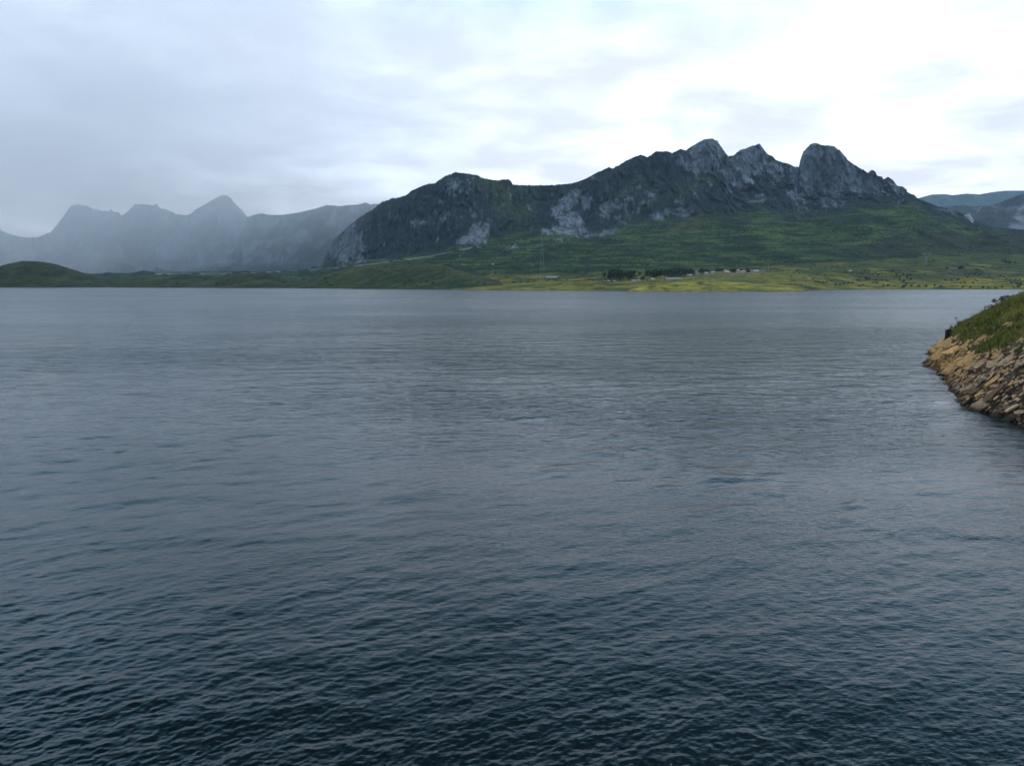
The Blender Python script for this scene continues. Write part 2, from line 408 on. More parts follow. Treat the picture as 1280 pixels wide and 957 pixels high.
def colA(s, X, Y, Z, PX, PY, nz, tn):
    T = s.T
    n1_ = fbm(X / 240, Y / 240, 5, 101, .55)
    n2_ = fbm(X / 38 + .3 * n1_, Z / 70, 5, 102, .62)
    n3_ = fbm(X / 14, Z / 20, 4, 103, .6)
    n4_ = fbm(X / 90, Y / 160, 5, 104, .6)
    hedge = fbm(X / 70, Y / 22, 5, 105, .6)
    line = baseA(PX) + 5 * n1_
    # -- base: green slopes, scrub above the cliff foot
    up = sstep(5, -7, PY - line + 14 * n4_)
    up = np.where(PX < 404, 1 * up, up)
    grass = lerp(GRASSD, GRASS, sstep(-.22, .25, n4_ + .35 * n1_))
    grass = lerp(grass, GRASSD * .75, sstep(.06, .2, hedge) * .75)
    terr = fbm(X / 130 + 2, Z / 7.5, 4, 121, .6)
    grass = lerp(grass, A_(.078, .112, .028), sstep(.0, .28, terr + .4 * n1_) * .8)
    grass = lerp(grass, GRASSD * .65, sstep(-.04, -.30, terr) * .85)  # terrace bands, darkened further in the grass colour to suggest shadow bands
    meadow = lerp(OLIVED, OLIVE, sstep(-.25, .3, n4_ + .5 * n1_ + (PY - 345) * .02))
    meadow = lerp(meadow, GRASSD, sstep(.06, .22, hedge) * .85)
    mb = midA(PX) + 3 * n4_
    mw = sstep(-3, 5, PY - mb) * sstep(380, 640, PX)
    # left part: darker olive brown
    mw = np.maximum(mw, .30 * sstep(-3, 5, PY - mb))
    c = lerp(grass, np.zeros(3), mw * 0) * (1 - mw[..., None]) + meadow * mw[..., None]
    scr = lerp(SCRUB, SCRUB * 1.7 + A_(0, .004, 0), sstep(-.2, .3, n3_))
    c = c * (1 - up[..., None]) + scr * up[..., None]
    # green shoulders high on the mountain
    gs = blob(PX, PY, 640, 255, 26, 22, 40) + .8 * blob(PX, PY, 612, 232, 20, 9, 25) + .5 * blob(PX, PY, 790, 232, 45, 12, -25) + .35 * blob(PX, PY, 700, 245, 60, 10) \
        + .55 * blob(PX, PY, 860, 235, 60, 10, -25)
    c = lerp(c, GRASS * 1.0 + A_(.012, .006, 0), np.clip(gs * sstep(-.5, .2, n2_ + n1_), 0, 1) * .85) if False else c * (1 - (np.clip(gs, 0, 1) * sstep(-.5, .2, n2_ + n1_) * .8)[..., None]) + (GRASS + A_(.012, .004, 0)) * (np.clip(gs, 0, 1) * sstep(-.5, .2, n2_ + n1_) * .8)[..., None]
    # -- bare rock: where steep and where the photo shows the pale faces
    face = 0 * PX
    for (x, y, rx, ry, a, k) in [
        (880, 190, 21, 20, -20, 1.0), (862, 200, 14, 12, -30, .7), (893, 208, 12, 14, 20, .5),
        (936, 198, 20, 20, -20, 1.0), (925, 222, 18, 16, -40, .8), (912, 240, 12, 7, -40, .5), (968, 212, 10, 9, 30, .7),
        (1012, 205, 21, 30, 0, 1.25), (1036, 212, 28, 26, 30, 1.2), (1065, 226, 26, 13, 25, 1.0), (1100, 234, 16, 11, 35, .6), (1085, 218, 7, 6, 0, .8), (1118, 240, 12, 8, 30, .5),
        (998, 240, 13, 7, -5, .95), (972, 222, 8, 9, 50, .7),
        (710, 254, 15, 8, -45, 1.1), (699, 266, 7, 9, -60, .9), (733, 251, 6, 9, 10, 1.0),
        (713, 280, 14, 13, -35, 1.15), (724, 290, 17, 7, 8, 1.0), (698, 287, 14, 6, -15, .8), (690, 288, 14, 6, -15, .7),
        (757, 262, 10, 10, -40, .75), (770, 256, 7, 8, -30, .8), (790, 250, 8, 6, 0, .55), (780, 268, 14, 12, -30, .45), (815, 250, 12, 10, 0, .45),
        (845, 262, 20, 10, 0, .5), (822, 270, 10, 5, -10, .8), (858, 268, 9, 3, -15, .9), (762, 290, 14, 3.5, -20, .9),
        (598, 293, 15, 12, -45, 1.1), (585, 299, 12, 6, -10, .9), (612, 280, 6, 9, 0, .5), (575, 232, 22, 14, -20, .35), (570, 226, 12, 8, 0, .5),
        (432, 308, 24, 15, -62, .95), (445, 318, 12, 14, 0, .6), (555, 265, 14, 16, -40, .3), (522, 278, 8, 4, -10, .7), (595, 262, 9, 12, 0, .3), (497, 273, 10, 7, 0, .35),
        (880, 240, 14, 20, 0, .25), (940, 250, 20, 12, 0, .3), (1020, 255, 40, 14, 0, .3), (1180, 262, 9, 1.6, 8, 1.3), (1193, 267.5, 7, 1.6, 35, 1.2)]:
        face = np.maximum(face, k * blob(PX, PY, x, y, rx * 1.15, ry * 1.15, a))
    steep = sstep(.80, .45, nz)
    rk = sstep(.34, .72, face * .92 + n2_ * .75 + n3_ * .55 + steep * .16 * up + .02) * .95
    rk = np.maximum(rk, up * sstep(.36, .52, n2_ * .8 + n3_ * .45 + steep * .12) * .7 * sstep(396, 420, PX))
    rc = lerp(ROCK, ROCKP, sstep(0, .5, n3_ + .4 * n2_ + .25 * blob(PX, PY, 715, 272, 40, 30) + .3 * blob(PX, PY, 590, 295, 30, 20)))
    crk = sstep(.5, .8, ridged(X / 16, Z / 60, 3, 107)) * .45
    rc = rc * (1 - .0 * crk[..., None])
    c = c * (1 - rk[..., None]) + rc * rk[..., None]
    # loose white stones in the green slope (a few scree patches)
    st = blob(PX, PY, 640, 309, 14, 5, -15) * .45 + blob(PX, PY, 700, 300, 12, 4) * .5
    ws = sstep(.42, .62, st + .7 * fbm(X / 7, Y / 9, 3, 109))
    c = c * (1 - ws[..., None]) + ROCKP * ws[..., None]
    # tawny ridge and paths of the foothill
    tr = blob(PX, PY, 848, 285, 30, 5, -30) + .8 * blob(PX, PY, 868, 284, 7, 12, 0) + .8 * blob(PX, PY, 838, 318, 30, 1.8, -18) + .7 * blob(PX, PY, 1100, 297, 70, 2.2, -15)
    tw = np.clip(tr, 0, 1) * .6
    c = c * (1 - tw[..., None]) + A_(.085, .088, .035) * tw[..., None]
    # dark heather slope on the right
    hz_ = sstep(0, 8, PY - (290 + np.maximum(0, (1165 - PX)) * .17 + 3 * n4_)) * sstep(1030, 1090, PX - (PY - 290) * -.2) * sstep(323, 315, PY + 4 * n1_)
    c = c * (1 - .8 * hz_[..., None]) + lerp(HEATH * .8, HEATH * 1.4, sstep(-.1, .3, hedge)) * (.8 * hz_[..., None])
    # shore edge: bare dark wet earth
    e = sstep(1.3, .5, Z)
    c = c * (1 - .8 * e[..., None]) + A_(.035, .032, .024) * (.8 * e[..., None])
    return c
layA = Layer('mountainside', px, [(4, lambda p: shoreA(p) + 1.2, None, -4.0), (1, shoreA, None, 0.0), (75, lambda p: shoreA(p) - .5, None, 1.2) if False else (78, shoreA, lambda p: wat(p, shoreA(p))[1] + 14, 1.6),
    (84, midA, YmA, None), (64, baseA, YbA, None), (66, shoulder, YsA, None), (10, crA, YcA, None), (1, lambda p: crA(p) + 60, lambda p: YcA(p) + 500, None)],
    lambda X, Y, Z, tn, T, P: noiseA(X, Y, Z, tn, T[1:], P), lambda s, *a: colA(s, *a), M_rock_mtn, 6, 1.3, (4, 6), 43)

# ---- low hills along the far shore
def low_color(dark, light, seed, lift=0.0):
    def f(s, X, Y, Z, PX, PY, nz, tn):
        a = fbm(X / 60, Y / 40, 5, seed, .6); b = fbm(X / 18, Y / 12, 4, seed + 3, .6)
        c = lerp(dark, light, sstep(-.25, .3, a + lift))
        e = sstep(.12, .3, b + .3 * a) * .7
        c = c * (1 - e[..., None]) + GRASSD * .8 * e[..., None]
        e = sstep(.9, .3, Z)
        return c * (1 - .8 * e[..., None]) + A_(.035, .032, .024) * (.8 * e[..., None])
    return f
def low_noise(amp, seed):
    def f(X, Y, Z, tn, T, P):
        w = sstep(T[1], T[2], tn)
        return X, Y, Z + w * amp * (fbm(X / 70, Y / 70, 5, seed) + .3 * fbm(X / 15, Y / 15, 3, seed + 1))
    return f
def low_hill(name, x0, x1, crest, shore, depth, amp, dark, light, seed, lift=0., jag=.35, n=36, step=1.0):
    cr, sh = curve(crest), curve(shore)
    p = np.arange(x0, x1 + .1, step)
    Ysh = lambda q: wat(q, sh(q))[1]
    d = curve(depth) if isinstance(depth, list) else (lambda q: q * 0 + depth)
    def crest_px(q): return np.minimum(cr(q), sh(q) - .1)
    return Layer(name, p, [(3, lambda q: sh(q) + .9, None, -3.0), (1, sh, None, 0.0),
        (n, sh, lambda q: Ysh(q) + 5, .5), (10, crest_px, lambda q: Ysh(q) + d(q), None), (1, lambda q: crest_px(q) + 3, lambda q: Ysh(q) + d(q) * 1.9, None)],
        low_noise(amp, seed), low_color(dark, light, seed, lift), M_low, 3, jag, (2, 3), seed)
BROWN = A_(.045, .047, .018)
layF = low_hill('hill', -420, 172, [(-420, 320), (-200, 305), (-80, 330), (0, 332.8), (15.5, 328.9), (31, 325.8), (51.6, 326.8), (72, 330.2), (87.7, 335.3), (103, 340.5), (121, 347), (144, 352), (165, 354.7), (172, 358)],
    [(-420, 358.9), (172, 359.3)], 260, 9, BROWN * .45, BROWN * .95 + A_(0, .006, 0), 201, jag=.5)
layH = low_hill('hill', 140, 372, [(140, 355), (160, 352), (180.5, 347.7), (196, 349.5), (222, 350), (258, 347.5), (283.6, 344), (309, 342), (330, 341.5), (343, 344), (363, 352.5), (372, 356)],
    [(140, 359.5), (372, 360.3)], 240, 5, BROWN * .5, BROWN * 1.0 + A_(0, .008, 0), 211, jag=.7)
layI = low_hill('hill', 350, 632, [(350, 352), (370, 350), (400, 345), (440, 334.5), (481, 328.6), (501.6, 327), (532, 328.6), (558, 332.6), (577, 338.7), (590, 342), (623, 350), (632, 358)],
    [(350, 360.3), (400, 360.6), (480, 361.4), (568.6, 362.2), (632, 362.7)], 300, 7, GRASSD * 1.1 + A_(.006, .002, 0), A_(.060, .064, .018), 221, jag=.6, n=50)
layJ = low_hill('knoll', 560, 790, [(560, 361.6), (600, 358.6), (640, 355.3), (657, 354), (681, 352.4), (712, 352), (736, 353), (760, 356.7), (775, 360), (790, 362.8)],
    [(560, 362.5), (640, 363.2), (790, 363.9)], [(560, 30), (690, 110), (790, 20)], 1.2, OLIVED * 1.2, OLIVE * .85, 231, .1, .2)
layK = low_hill('knoll', 786, 1012, [(786, 362.6), (797, 359.6), (812, 356.7), (829, 354), (846, 352.3), (857, 351.2), (879.5, 350.4), (908.8, 351.6), (936, 353.3), (960, 355.9), (982.7, 358.4), (998, 361), (1012, 363.8)],
    [(786, 364.3), (900, 364.6), (1012, 364.3)], [(786, 20), (900, 130), (1012, 20)], 1.2, OLIVED * 1.4, OLIVE * 1.1, 241, .15, .2)
# raised meadow that carries the hamlet
layV = low_hill('meadow_terrace', 800, 1064, [(800, 360.5), (815, 352.8), (832, 350), (848, 348.2), (860, 346.3), (875, 343.8), (892, 342), (915, 341.2), (940, 340.6), (970, 340), (1000, 341), (1030, 346), (1050, 355), (1064, 361.3)],
    [(800, 363.2), (1064, 362.2)], [(800, 260), (900, 330), (1000, 330), (1064, 200)], 1.0, OLIVED, OLIVE * .8, 251, .05, .2)

# ------------------------------------------------------------------ water
def water_mat():
    m, t, b = new_mat('lake_water')
    geo = N(t, 'ShaderNodeNewGeometry')
    sy = N(t, 'ShaderNodeSeparateXYZ'); t.links.new(geo.outputs['Position'], sy.inputs[0])
    def layer(sc, rot, stretch, detail, rough, dist):
        mpn = N(t, 'ShaderNodeMapping'); mpn.inputs['Rotation'].default_value = (0, 0, R(rot))
        mpn.inputs['Scale'].default_value = (stretch, 1, 1)
        t.links.new(geo.outputs['Position'], mpn.inputs[0])
        n = N(t, 'ShaderNodeTexNoise', i_Scale=sc, i_Detail=detail, i_Roughness=rough, i_Distortion=dist)
        t.links.new(mpn.outputs[0], n.inputs['Vector'])
        return n.outputs[0]
    a = layer(0.30, -10, 0.35, 2.0, 0.5, .3)
    b_ = layer(1.2, -20, 0.45, 2.0, 0.55, .5)
    c = layer(5.5, -26, 0.5, 3.0, 0.6, .4)
    g = layer(0.011, 20, 0.45, 3.0, 0.55, .6)      # gusts: patches of rougher water
    gust = maprange(t, g, 0.38, 0.62, 0.55, 1.2)
    # the longer waves are real relief near the viewer; farther out they go on as fine relief
    d_ = layer(0.13, -6, 0.30, 2.0, 0.5, .3)
    fa = maprange(t, sy.outputs[1], 35, 110, 0.0, 2.0); fb = maprange(t, sy.outputs[1], 28, 80, 0.0, 0.62); fd = maprange(t, sy.outputs[1], 120, 400, 0.0, 2.4)
    h = math_node(t, 'ADD', math_node(t, 'MULTIPLY_ADD', d_, fd, math_node(t, 'MULTIPLY', a, fa)), math_node(t, 'ADD', math_node(t, 'MULTIPLY', b_, fb), math_node(t, 'MULTIPLY', c, 0.095)))
    bp = N(t, 'ShaderNodeBump', i_Strength=1.0)
    t.links.new(math_node(t, 'MULTIPLY', gust, 0.38), bp.inputs['Distance'])
    t.links.new(h, bp.inputs['Height']); t.links.new(bp.outputs[0], b.inputs['Normal'])
    b.inputs['Base Color'].default_value = (0.0014, 0.0050, 0.0062, 1)
    # open water is ruffled all over; the strip below the viewer lies in the lee of the shore
    t.links.new(maprange(t, sy.outputs[1], 60, 420, 0.09, 0.25), b.inputs['Roughness'])
    b.inputs['IOR'].default_value = 1.333
    return m
PXW = np.concatenate([np.arange(-500, -60, 3.0), np.arange(-60, 1345, 1.3), np.arange(1345, 1800, 3.0)]); PYW = np.concatenate([np.arange(375, 420, 1.0), np.arange(420, 1012, 1.3)])
GX, GY = np.meshgrid(PXW, PYW)
WX, WY = wat(GX, GY)
dY = np.abs(np.gradient(WY, axis=0))
WZ = 0 * WX
gst = .65 + .75 * sstep(-.25, .3, fbm(WX / 38 + 3, WY / 60, 3, 811))
for (lam, slope, ang, st, sd) in [(5.5, .009, 16, 3.0, 1), (3.0, .020, 8, 2.6, 7), (1.9, .048, 20, 2.3, 2), (1.0, .052, 27, 2.1, 3), (.46, .036, 34, 2.0, 4), (.25, .046, 12, 1.8, 5), (.14, .080, 38, 1.6, 6)]:
    c_, s_ = math.cos(R(ang)), math.sin(R(ang))
    u = WX * c_ + WY * s_; v = -WX * s_ + WY * c_
    v = v + .35 * lam * pnoise(u / (lam * 3), v / (lam * 3), 820 + sd)
    n_ = pnoise(u / (lam * st), v / lam, 830 + sd)
    n_ = n_ - .35 * np.abs(n_) * -1 + .25 * (1 - 2 * np.abs(pnoise(u / (lam * st) + 7.3, v / lam + 3.1, 850 + sd)))
    fade = sstep(lam * .62, lam * .25, dY)
    if lam < 2: fade = fade * gst
    if lam > .5: fade = fade * (.30 + .70 * sstep(22, 75, WY))     # the long waves have died out in the lee of the near shore
    WZ = WZ + slope * lam * n_ * fade
edge = sstep(0, 25, np.minimum(np.minimum(GX + 500, 1797 - GX), np.minimum(GY - 375, 1011 - GY) * 1.0))
WZ = WZ * edge
sd_ = None
r0, c0 = WX.shape
Vn = np.stack([WX, WY, WZ], -1).reshape(-1, 3); Fn = grid_faces(r0, c0)
# calm sheet around the detailed part of the lake, joined edge to edge
top = [(-9000, 3400, 0), (9000, 3400, 0)]; bot = [(-9000, -600, 0), (9000, -600, 0)]
k0 = len(Vn)
extra = np.array([(-9000, 3400, 0), (9000, 3400, 0), (9000, -600, 0), (-9000, -600, 0)], float)
i00, i0n, in0, inn = 0, c0 - 1, (r0 - 1) * c0, r0 * c0 - 1
Vn = np.concatenate([Vn, extra])
Fn = np.concatenate([Fn, [[i00, k0, k0 + 1, i0n], [i0n, k0 + 1, k0 + 2, inn], [inn, k0 + 2, k0 + 3, in0], [in0, k0 + 3, k0, i00]]])
lake = link('lake_water', np_mesh('lake_water', Vn, Fn[:, ::-1], True), water_mat()); tag(lake, kind='structure')
# ------------------------------------------------------------------ rocky bank on the right
SH = np.array([(90, 22), (62, 38), (46, 50), (41.5, 63), (42.5, 71.6), (45.6, 80), (51.0, 92), (58.2, 106), (58.6, 111), (61.8, 117), (68, 127), (76.5, 143), (90, 158), (118, 172), (160, 182), (230, 186)], float)
def shore_dist(x, y):
    """signed distance to the bank's waterline, positive on land"""
    best = np.full(x.shape, 1e9); sgn = np.ones(x.shape)
    for (x0, y0), (x1, y1) in zip(SH[:-1], SH[1:]):
        dx, dy = x1 - x0, y1 - y0; L2 = dx * dx + dy * dy
        u = np.clip(((x - x0) * dx + (y - y0) * dy) / L2, 0, 1)
        ex, ey = x - (x0 + u * dx), y - (y0 + u * dy)
        d = np.sqrt(ex * ex + ey * ey)
        s_ = np.where(ex * dy - ey * dx > 0, 1.0, -1.0)
        m = d < best
        sgn = np.where(m, s_, sgn); best = np.where(m, d, best)
    return best * sgn
Hc = curve([(-12, -7), (-3, -1.9), (0, -.15), (1, .9), (2.2, 2.1), (3.8, 4.0), (6.4, 5.7), (9, 7.3), (13.9, 10.1), (20, 11.4), (40, 12.2), (90, 14)])
def bank_h(x, y, detail=True):
    d = shore_dist(x, y) - .8 + 1.3 * fbm(x / 9, y / 9, 3, 301) * 1.0
    h = Hc(d)
    # tilted beds of rock: ledges across the lower slope
    low = sstep(8.5, 4.5, h) * sstep(-2.5, .2, h)
    s_ = (x * .50 - y * .62 + h * .9)
    led = s_ / 1.7 + .8 * fbm(x / 5, y / 5, 3, 303)
    fr = led - np.floor(led)
    h = h + low * (.75 * (fr ** 1.5 - .45) + .55 * fbm(x / 2.2, y / 2.2, 4, 305))
    h = h + (1 - low) * sstep(0, 2, h) * (.8 * fbm(x / 7, y / 7, 3, 307) + .22 * fbm(x / 1.6, y / 1.6, 3, 309))
    return h, d
gx = np.arange(34, 150, .30); gy = np.arange(20, 185, .30)
BX, BY = np.meshgrid(gx, gy)
BZ, BD = bank_h(BX, BY)
bound_px = curve([(1150, 415), (1180, 426), (1189, 428), (1203, 428), (1212, 438), (1225, 446), (1236, 444), (1250, 441), (1266, 436), (1280, 434), (1400, 420)])
PXb, PYb = project(BX, BY, BZ)
gn = fbm(BX / 2.5, BY / 2.5, 4, 311, .6)
vis = (PXb < 1500)
grassw = sstep(3, -6, PYb - bound_px(PXb) + gn * 24)
grassw = grassw * (1 - np.clip(1.1 * blob(PXb, PYb, 1228, 424, 15, 5, -18) + 1.0 * blob(PXb, PYb, 1258, 407, 18, 4, -22) + .8 * blob(PXb, PYb, 1214, 434, 6, 8), 0, 1) * sstep(-.5, .1, gn))
grassw = np.where(BZ < 2.0, 0, grassw)
grassw = np.where(BY > 128, sstep(1.8, 3.2, BZ), grassw)
grassw = np.where(PXb > 1330, sstep(4, 6, BZ), grassw)
strata = fbm((BX * .5 - BY * .62 + BZ * .9) / .5, (BX + BY) / 7, 4, 313)
ochre = sstep(-.25, .25, fbm(BX / 6, BY / 6, 3, 315) + (BY - 98) * .018)
rk = lerp(A_(.10, .07, .05), A_(.38, .23, .10), ochre)
rk = lerp(rk * .2, rk * .8, sstep(-.35, .3, strata))
wet = sstep(1.0, .15, BZ)
rk = rk * (1 - .72 * wet[..., None])
soil = sstep(2, -3, PYb - bound_px(PXb))[..., None] * (BZ > 2.5)[..., None]
rk = rk * (1 - soil) + A_(.060, .045, .030) * soil
gr = lerp(A_(.035, .045, .014), A_(.13, .12, .035), sstep(-.3, .35, gn + .1))
cB = rk * (1 - grassw[..., None]) + gr * grassw[..., None]
keep = BD > -7
gf = grid_faces(*BX.shape)
gf = gf[keep.ravel()[gf].all(1)]
used = np.unique(gf); rem = np.full(BX.size, -1); rem[used] = np.arange(len(used))
bankV = np.stack([BX, BY, BZ], -1).reshape(-1, 3)[used]
bank = link('rocky_bank', np_mesh('rocky_bank', bankV, rem[gf], True, cB.reshape(-1, 3)[used]), M_bank)
tag(bank, kind='structure')
def bank_at(x, y):
    i = min(max((y - gy[0]) / .30, 0), len(gy) - 2); j = min(max((x - gx[0]) / .30, 0), len(gx) - 2)
    i0, j0 = int(i), int(j); u, v = i - i0, j - j0
    f = lambda A: (A[i0, j0] * (1 - u) * (1 - v) + A[i0 + 1, j0] * u * (1 - v) + A[i0, j0 + 1] * (1 - u) * v + A[i0 + 1, j0 + 1] * u * v)
    return f(BZ), f(grassw), f(BD)
def bank_pick(px, py):
    """where a sight line through a photo pixel meets the bank"""
    for Y in np.arange(45, 175, .15):
        x, y, z = at(px, py, Y)
        if gx[0] < x < gx[-1]:
            h = bank_at(float(x), float(y))[0]
            if z <= h: return float(x), float(y), h
    return None
# slabs of rock, each its own piece
rng = random.Random(5)
def rock_mat(name, col, var=.45):
    m, t, b = new_mat(name)
    tcn = N(t, 'ShaderNodeTexCoord'); geo = N(t, 'ShaderNodeNewGeometry'); oi = N(t, 'ShaderNodeObjectInfo')
    a = N(t, 'ShaderNodeTexNoise', i_Scale=2.6, i_Detail=8.0, i_Roughness=0.7)
    t.links.new(geo.outputs['Position'], a.inputs['Vector'])
    sepz = N(t, 'ShaderNodeSeparateXYZ'); t.links.new(geo.outputs['Position'], sepz.inputs[0])
    wetf = maprange(t, sepz.outputs[2], 0.15, 1.0, 0.22, 1.0)
    f = math_node(t, 'MULTIPLY', maprange(t, a.outputs[0], .3, .7, 1 - var, 1 + var, False), wetf)
    f = math_node(t, 'MULTIPLY', f, maprange(t, oi.outputs['Random'], 0, 1, .6, 1.3, False))
    vs = N(t, 'ShaderNodeVectorMath', operation='SCALE'); vs.inputs[0].default_value = col
    t.links.new(f, vs.inputs['Scale']); t.links.new(vs.outputs[0], b.inputs['Base Color'])
    b.inputs['Roughness'].default_value = .85; b.inputs['Specular IOR Level'].default_value = .25
    bp = N(t, 'ShaderNodeBump', i_Strength=1.0, i_Distance=.18)
    t.links.new(a.outputs[0], bp.inputs['Height']); t.links.new(bp.outputs[0], b.inputs['Normal'])
    return m
M_ochre = rock_mat('ochre_rock', (.47, .265, .105)); M_pale = rock_mat('pale_rock', (.38, .25, .155)); M_brown = rock_mat('brown_rock', (.13, .08, .05)); M_red = rock_mat('red_rock', (.30, .16, .10))
def rock_hull(seed, n=18, flat=(1, .55, .33)):
    r = random.Random(seed); bm = bmesh.new()
    for _ in range(n):
        v = Vector((r.gauss(0, 1), r.gauss(0, 1), r.gauss(0, 1))).normalized()
        v = Vector([math.copysign(abs(c) ** .38, c) for c in v]) * r.uniform(.72, 1.0)
        bm.verts.new((v.x * flat[0] * .5, v.y * flat[1] * .5, v.z * flat[2] * .5))
    g = bmesh.ops.convex_hull(bm, input=bm.verts)
    for v in [v for v in bm.verts if not v.link_faces]: bm.verts.remove(v)
    return bm
rock_shapes = [rock_hull(i, 17, (1, .42, .15) if i % 2 else (1, .30, .18)) for i in range(8)]
rock_meshes = {}
for mi, mm in enumerate((M_ochre, M_pale, M_brown)):
    for k, b_ in enumerate(rock_shapes):
        me = bpy.data.meshes.new('rock'); b_.to_mesh(me); me.materials.append(mm); rock_meshes[(mi, k)] = me
def slab_rot(r):
    ax = Vector((.80 + r.uniform(-.2, .2), .12 + r.uniform(-.35, .35), .50 + r.uniform(-.22, .2))).normalized()
    nrm = Vector((-.45 + r.uniform(-.2, .2), -.30 + r.uniform(-.2, .2), .85)).normalized()
    yv = nrm.cross(ax).normalized(); zv = ax.cross(yv)
    return Matrix((ax, yv, zv)).transposed().to_4x4()
placed = []
tries = 0
while len(placed) < 290 and tries < 40000:
    tries += 1
    px_, py_ = rng.uniform(1150, 1282), rng.uniform(424, 540)
    if py_ < bound_px(px_) - 3: continue
    y_ = None
    X0, Y0 = rng.uniform(40, 84), rng.uniform(58, 138)
    z_, gw, dd = bank_at(X0, Y0)
    ppx, ppy = project(X0, Y0, z_)
    if not (1148 < ppx < 1300) or z_ < -.25 or gw > .5 or dd > 9 or ppy < bound_px(ppx) - 2: continue
    size = rng.choice([.8, 1.0, 1.4, 1.9, 2.6, 3.6]) * (.85 if Y0 < 85 else 1.1)
    if any((X0 - a) ** 2 + (Y0 - b) ** 2 < (.30 * (size + c_)) ** 2 * .5 for a, b, c_ in placed): continue
    placed.append((X0, Y0, size))
    och = float(sstep(76, 96, np.array(Y0))) * .72 + .2
    q = rng.random()
    mi = 0 if q < och else (1 if rng.random() < .48 else 2)
    o = bpy.data.objects.new('rock', rock_meshes[(mi, rng.randrange(8))]); COL.objects.link(o)
    o.matrix_world = Matrix.Translation((X0, Y0, z_ + size * .03)) @ slab_rot(rng) @ Matrix.Diagonal((size, size * rng.uniform(.8, 1.3), size * rng.uniform(.8, 1.25), 1))
    o.parent = bank
# the long reddish slab that runs into the water, and its dark neighbour
def slab(name, p, q, wid, th, mat, label, seed):
    p, q = Vector(p), Vector(q); ax = (q - p); L = ax.length; ax.normalize()
    nrm = Vector((-.75, -.35, .55)); nrm = (nrm - nrm.dot(ax) * ax).normalized(); yv = nrm.cross(ax)
    r = random.Random(seed); bm = bmesh.new()
    n = 7
    rows_ = []
    for i in range(n + 1):
        u = i / n; w = wid * (.35 + .65 * math.sin(math.pi * min(1, .12 + u * .8))) * r.uniform(.85, 1.1)
        c = p + ax * (L * u)
        rows_.append([bm.verts.new(c + yv * (s1 * w / 2) + nrm * (s2 * th / 2 * r.uniform(.7, 1.2))) for s1, s2 in ((-1, -1), (1, -1), (1, 1), (-1, 1))])
    for a, b in zip(rows_[:-1], rows_[1:]):
        for k in range(4): bm.faces.new((a[k], a[(k + 1) % 4], b[(k + 1) % 4], b[k]))
    bm.faces.new(rows_[0]); bm.faces.new(rows_[-1][::-1])
    bmesh.ops.recalc_face_normals(bm, faces=bm.faces)
    me = bpy.data.meshes.new(name); bm.to_mesh(me)
    o = link(name, me, mat, bank); tag(o, label)
    return o
P0 = bank_pick(1216, 513); P1 = bank_pick(1254, 486)
if P0 and P1:
    slab('rock', Vector(P0) + Vector((-.2, -.5, .05)), Vector(P1) + Vector((-.3, -.6, .5)), .55, .22, M_red, 'long thin reddish slab slanting into the water', 3)
# smaller stones between them, past the countable ones
def joined(name, items, mat, parent, kind):
    Vs, Fs, off = [], [], 0
    for V_, F_ in items:
        Vs.append(V_); Fs.append(F_ + off); off += len(V_)
    me = np_mesh(name, np.concatenate(Vs), np.concatenate(Fs), False)
    o = link(name, me, mat, parent)
    if kind: o['kind'] = kind
    return o
hulls = []
for b_ in rock_shapes:
    bmesh.ops.triangulate(b_, faces=b_.faces); b_.verts.index_update()
    hulls.append((np.array([v.co[:] for v in b_.verts]), np.array([[v.index for v in f.verts] for f in b_.faces])))
buckets = {0: [], 1: [], 2: []}
cnt = 0
while cnt < 3800:
    X0, Y0 = rng.uniform(38, 90), rng.uniform(40, 150)
    z_, gw, dd = bank_at(X0, Y0)
    if z_ < -.2 or gw > .5 or dd > 11 or (z_ > 5.5 and rng.random() < .6): continue
    cnt += 1
    size = rng.uniform(.3, 1.1)
    Vh, Fh = hulls[rng.randrange(8)]
    Rm = np.array(slab_rot(rng).to_3x3())
    Vt = (Vh * size * np.array([1, rng.uniform(.8, 1.3), rng.uniform(.8, 1.4)])) @ Rm.T + np.array([X0, Y0, z_ + .03])
    och = float(sstep(80, 100, np.array(Y0))) * .8 + .12
    mi = 0 if rng.random() < och else (1 if rng.random() < .6 else 2)
    buckets[mi].append((Vt, Fh))
for mi, mm in enumerate((M_ochre, M_pale, M_brown)):
    joined('small_rocks', buckets[mi], mm, bank, 'stuff')
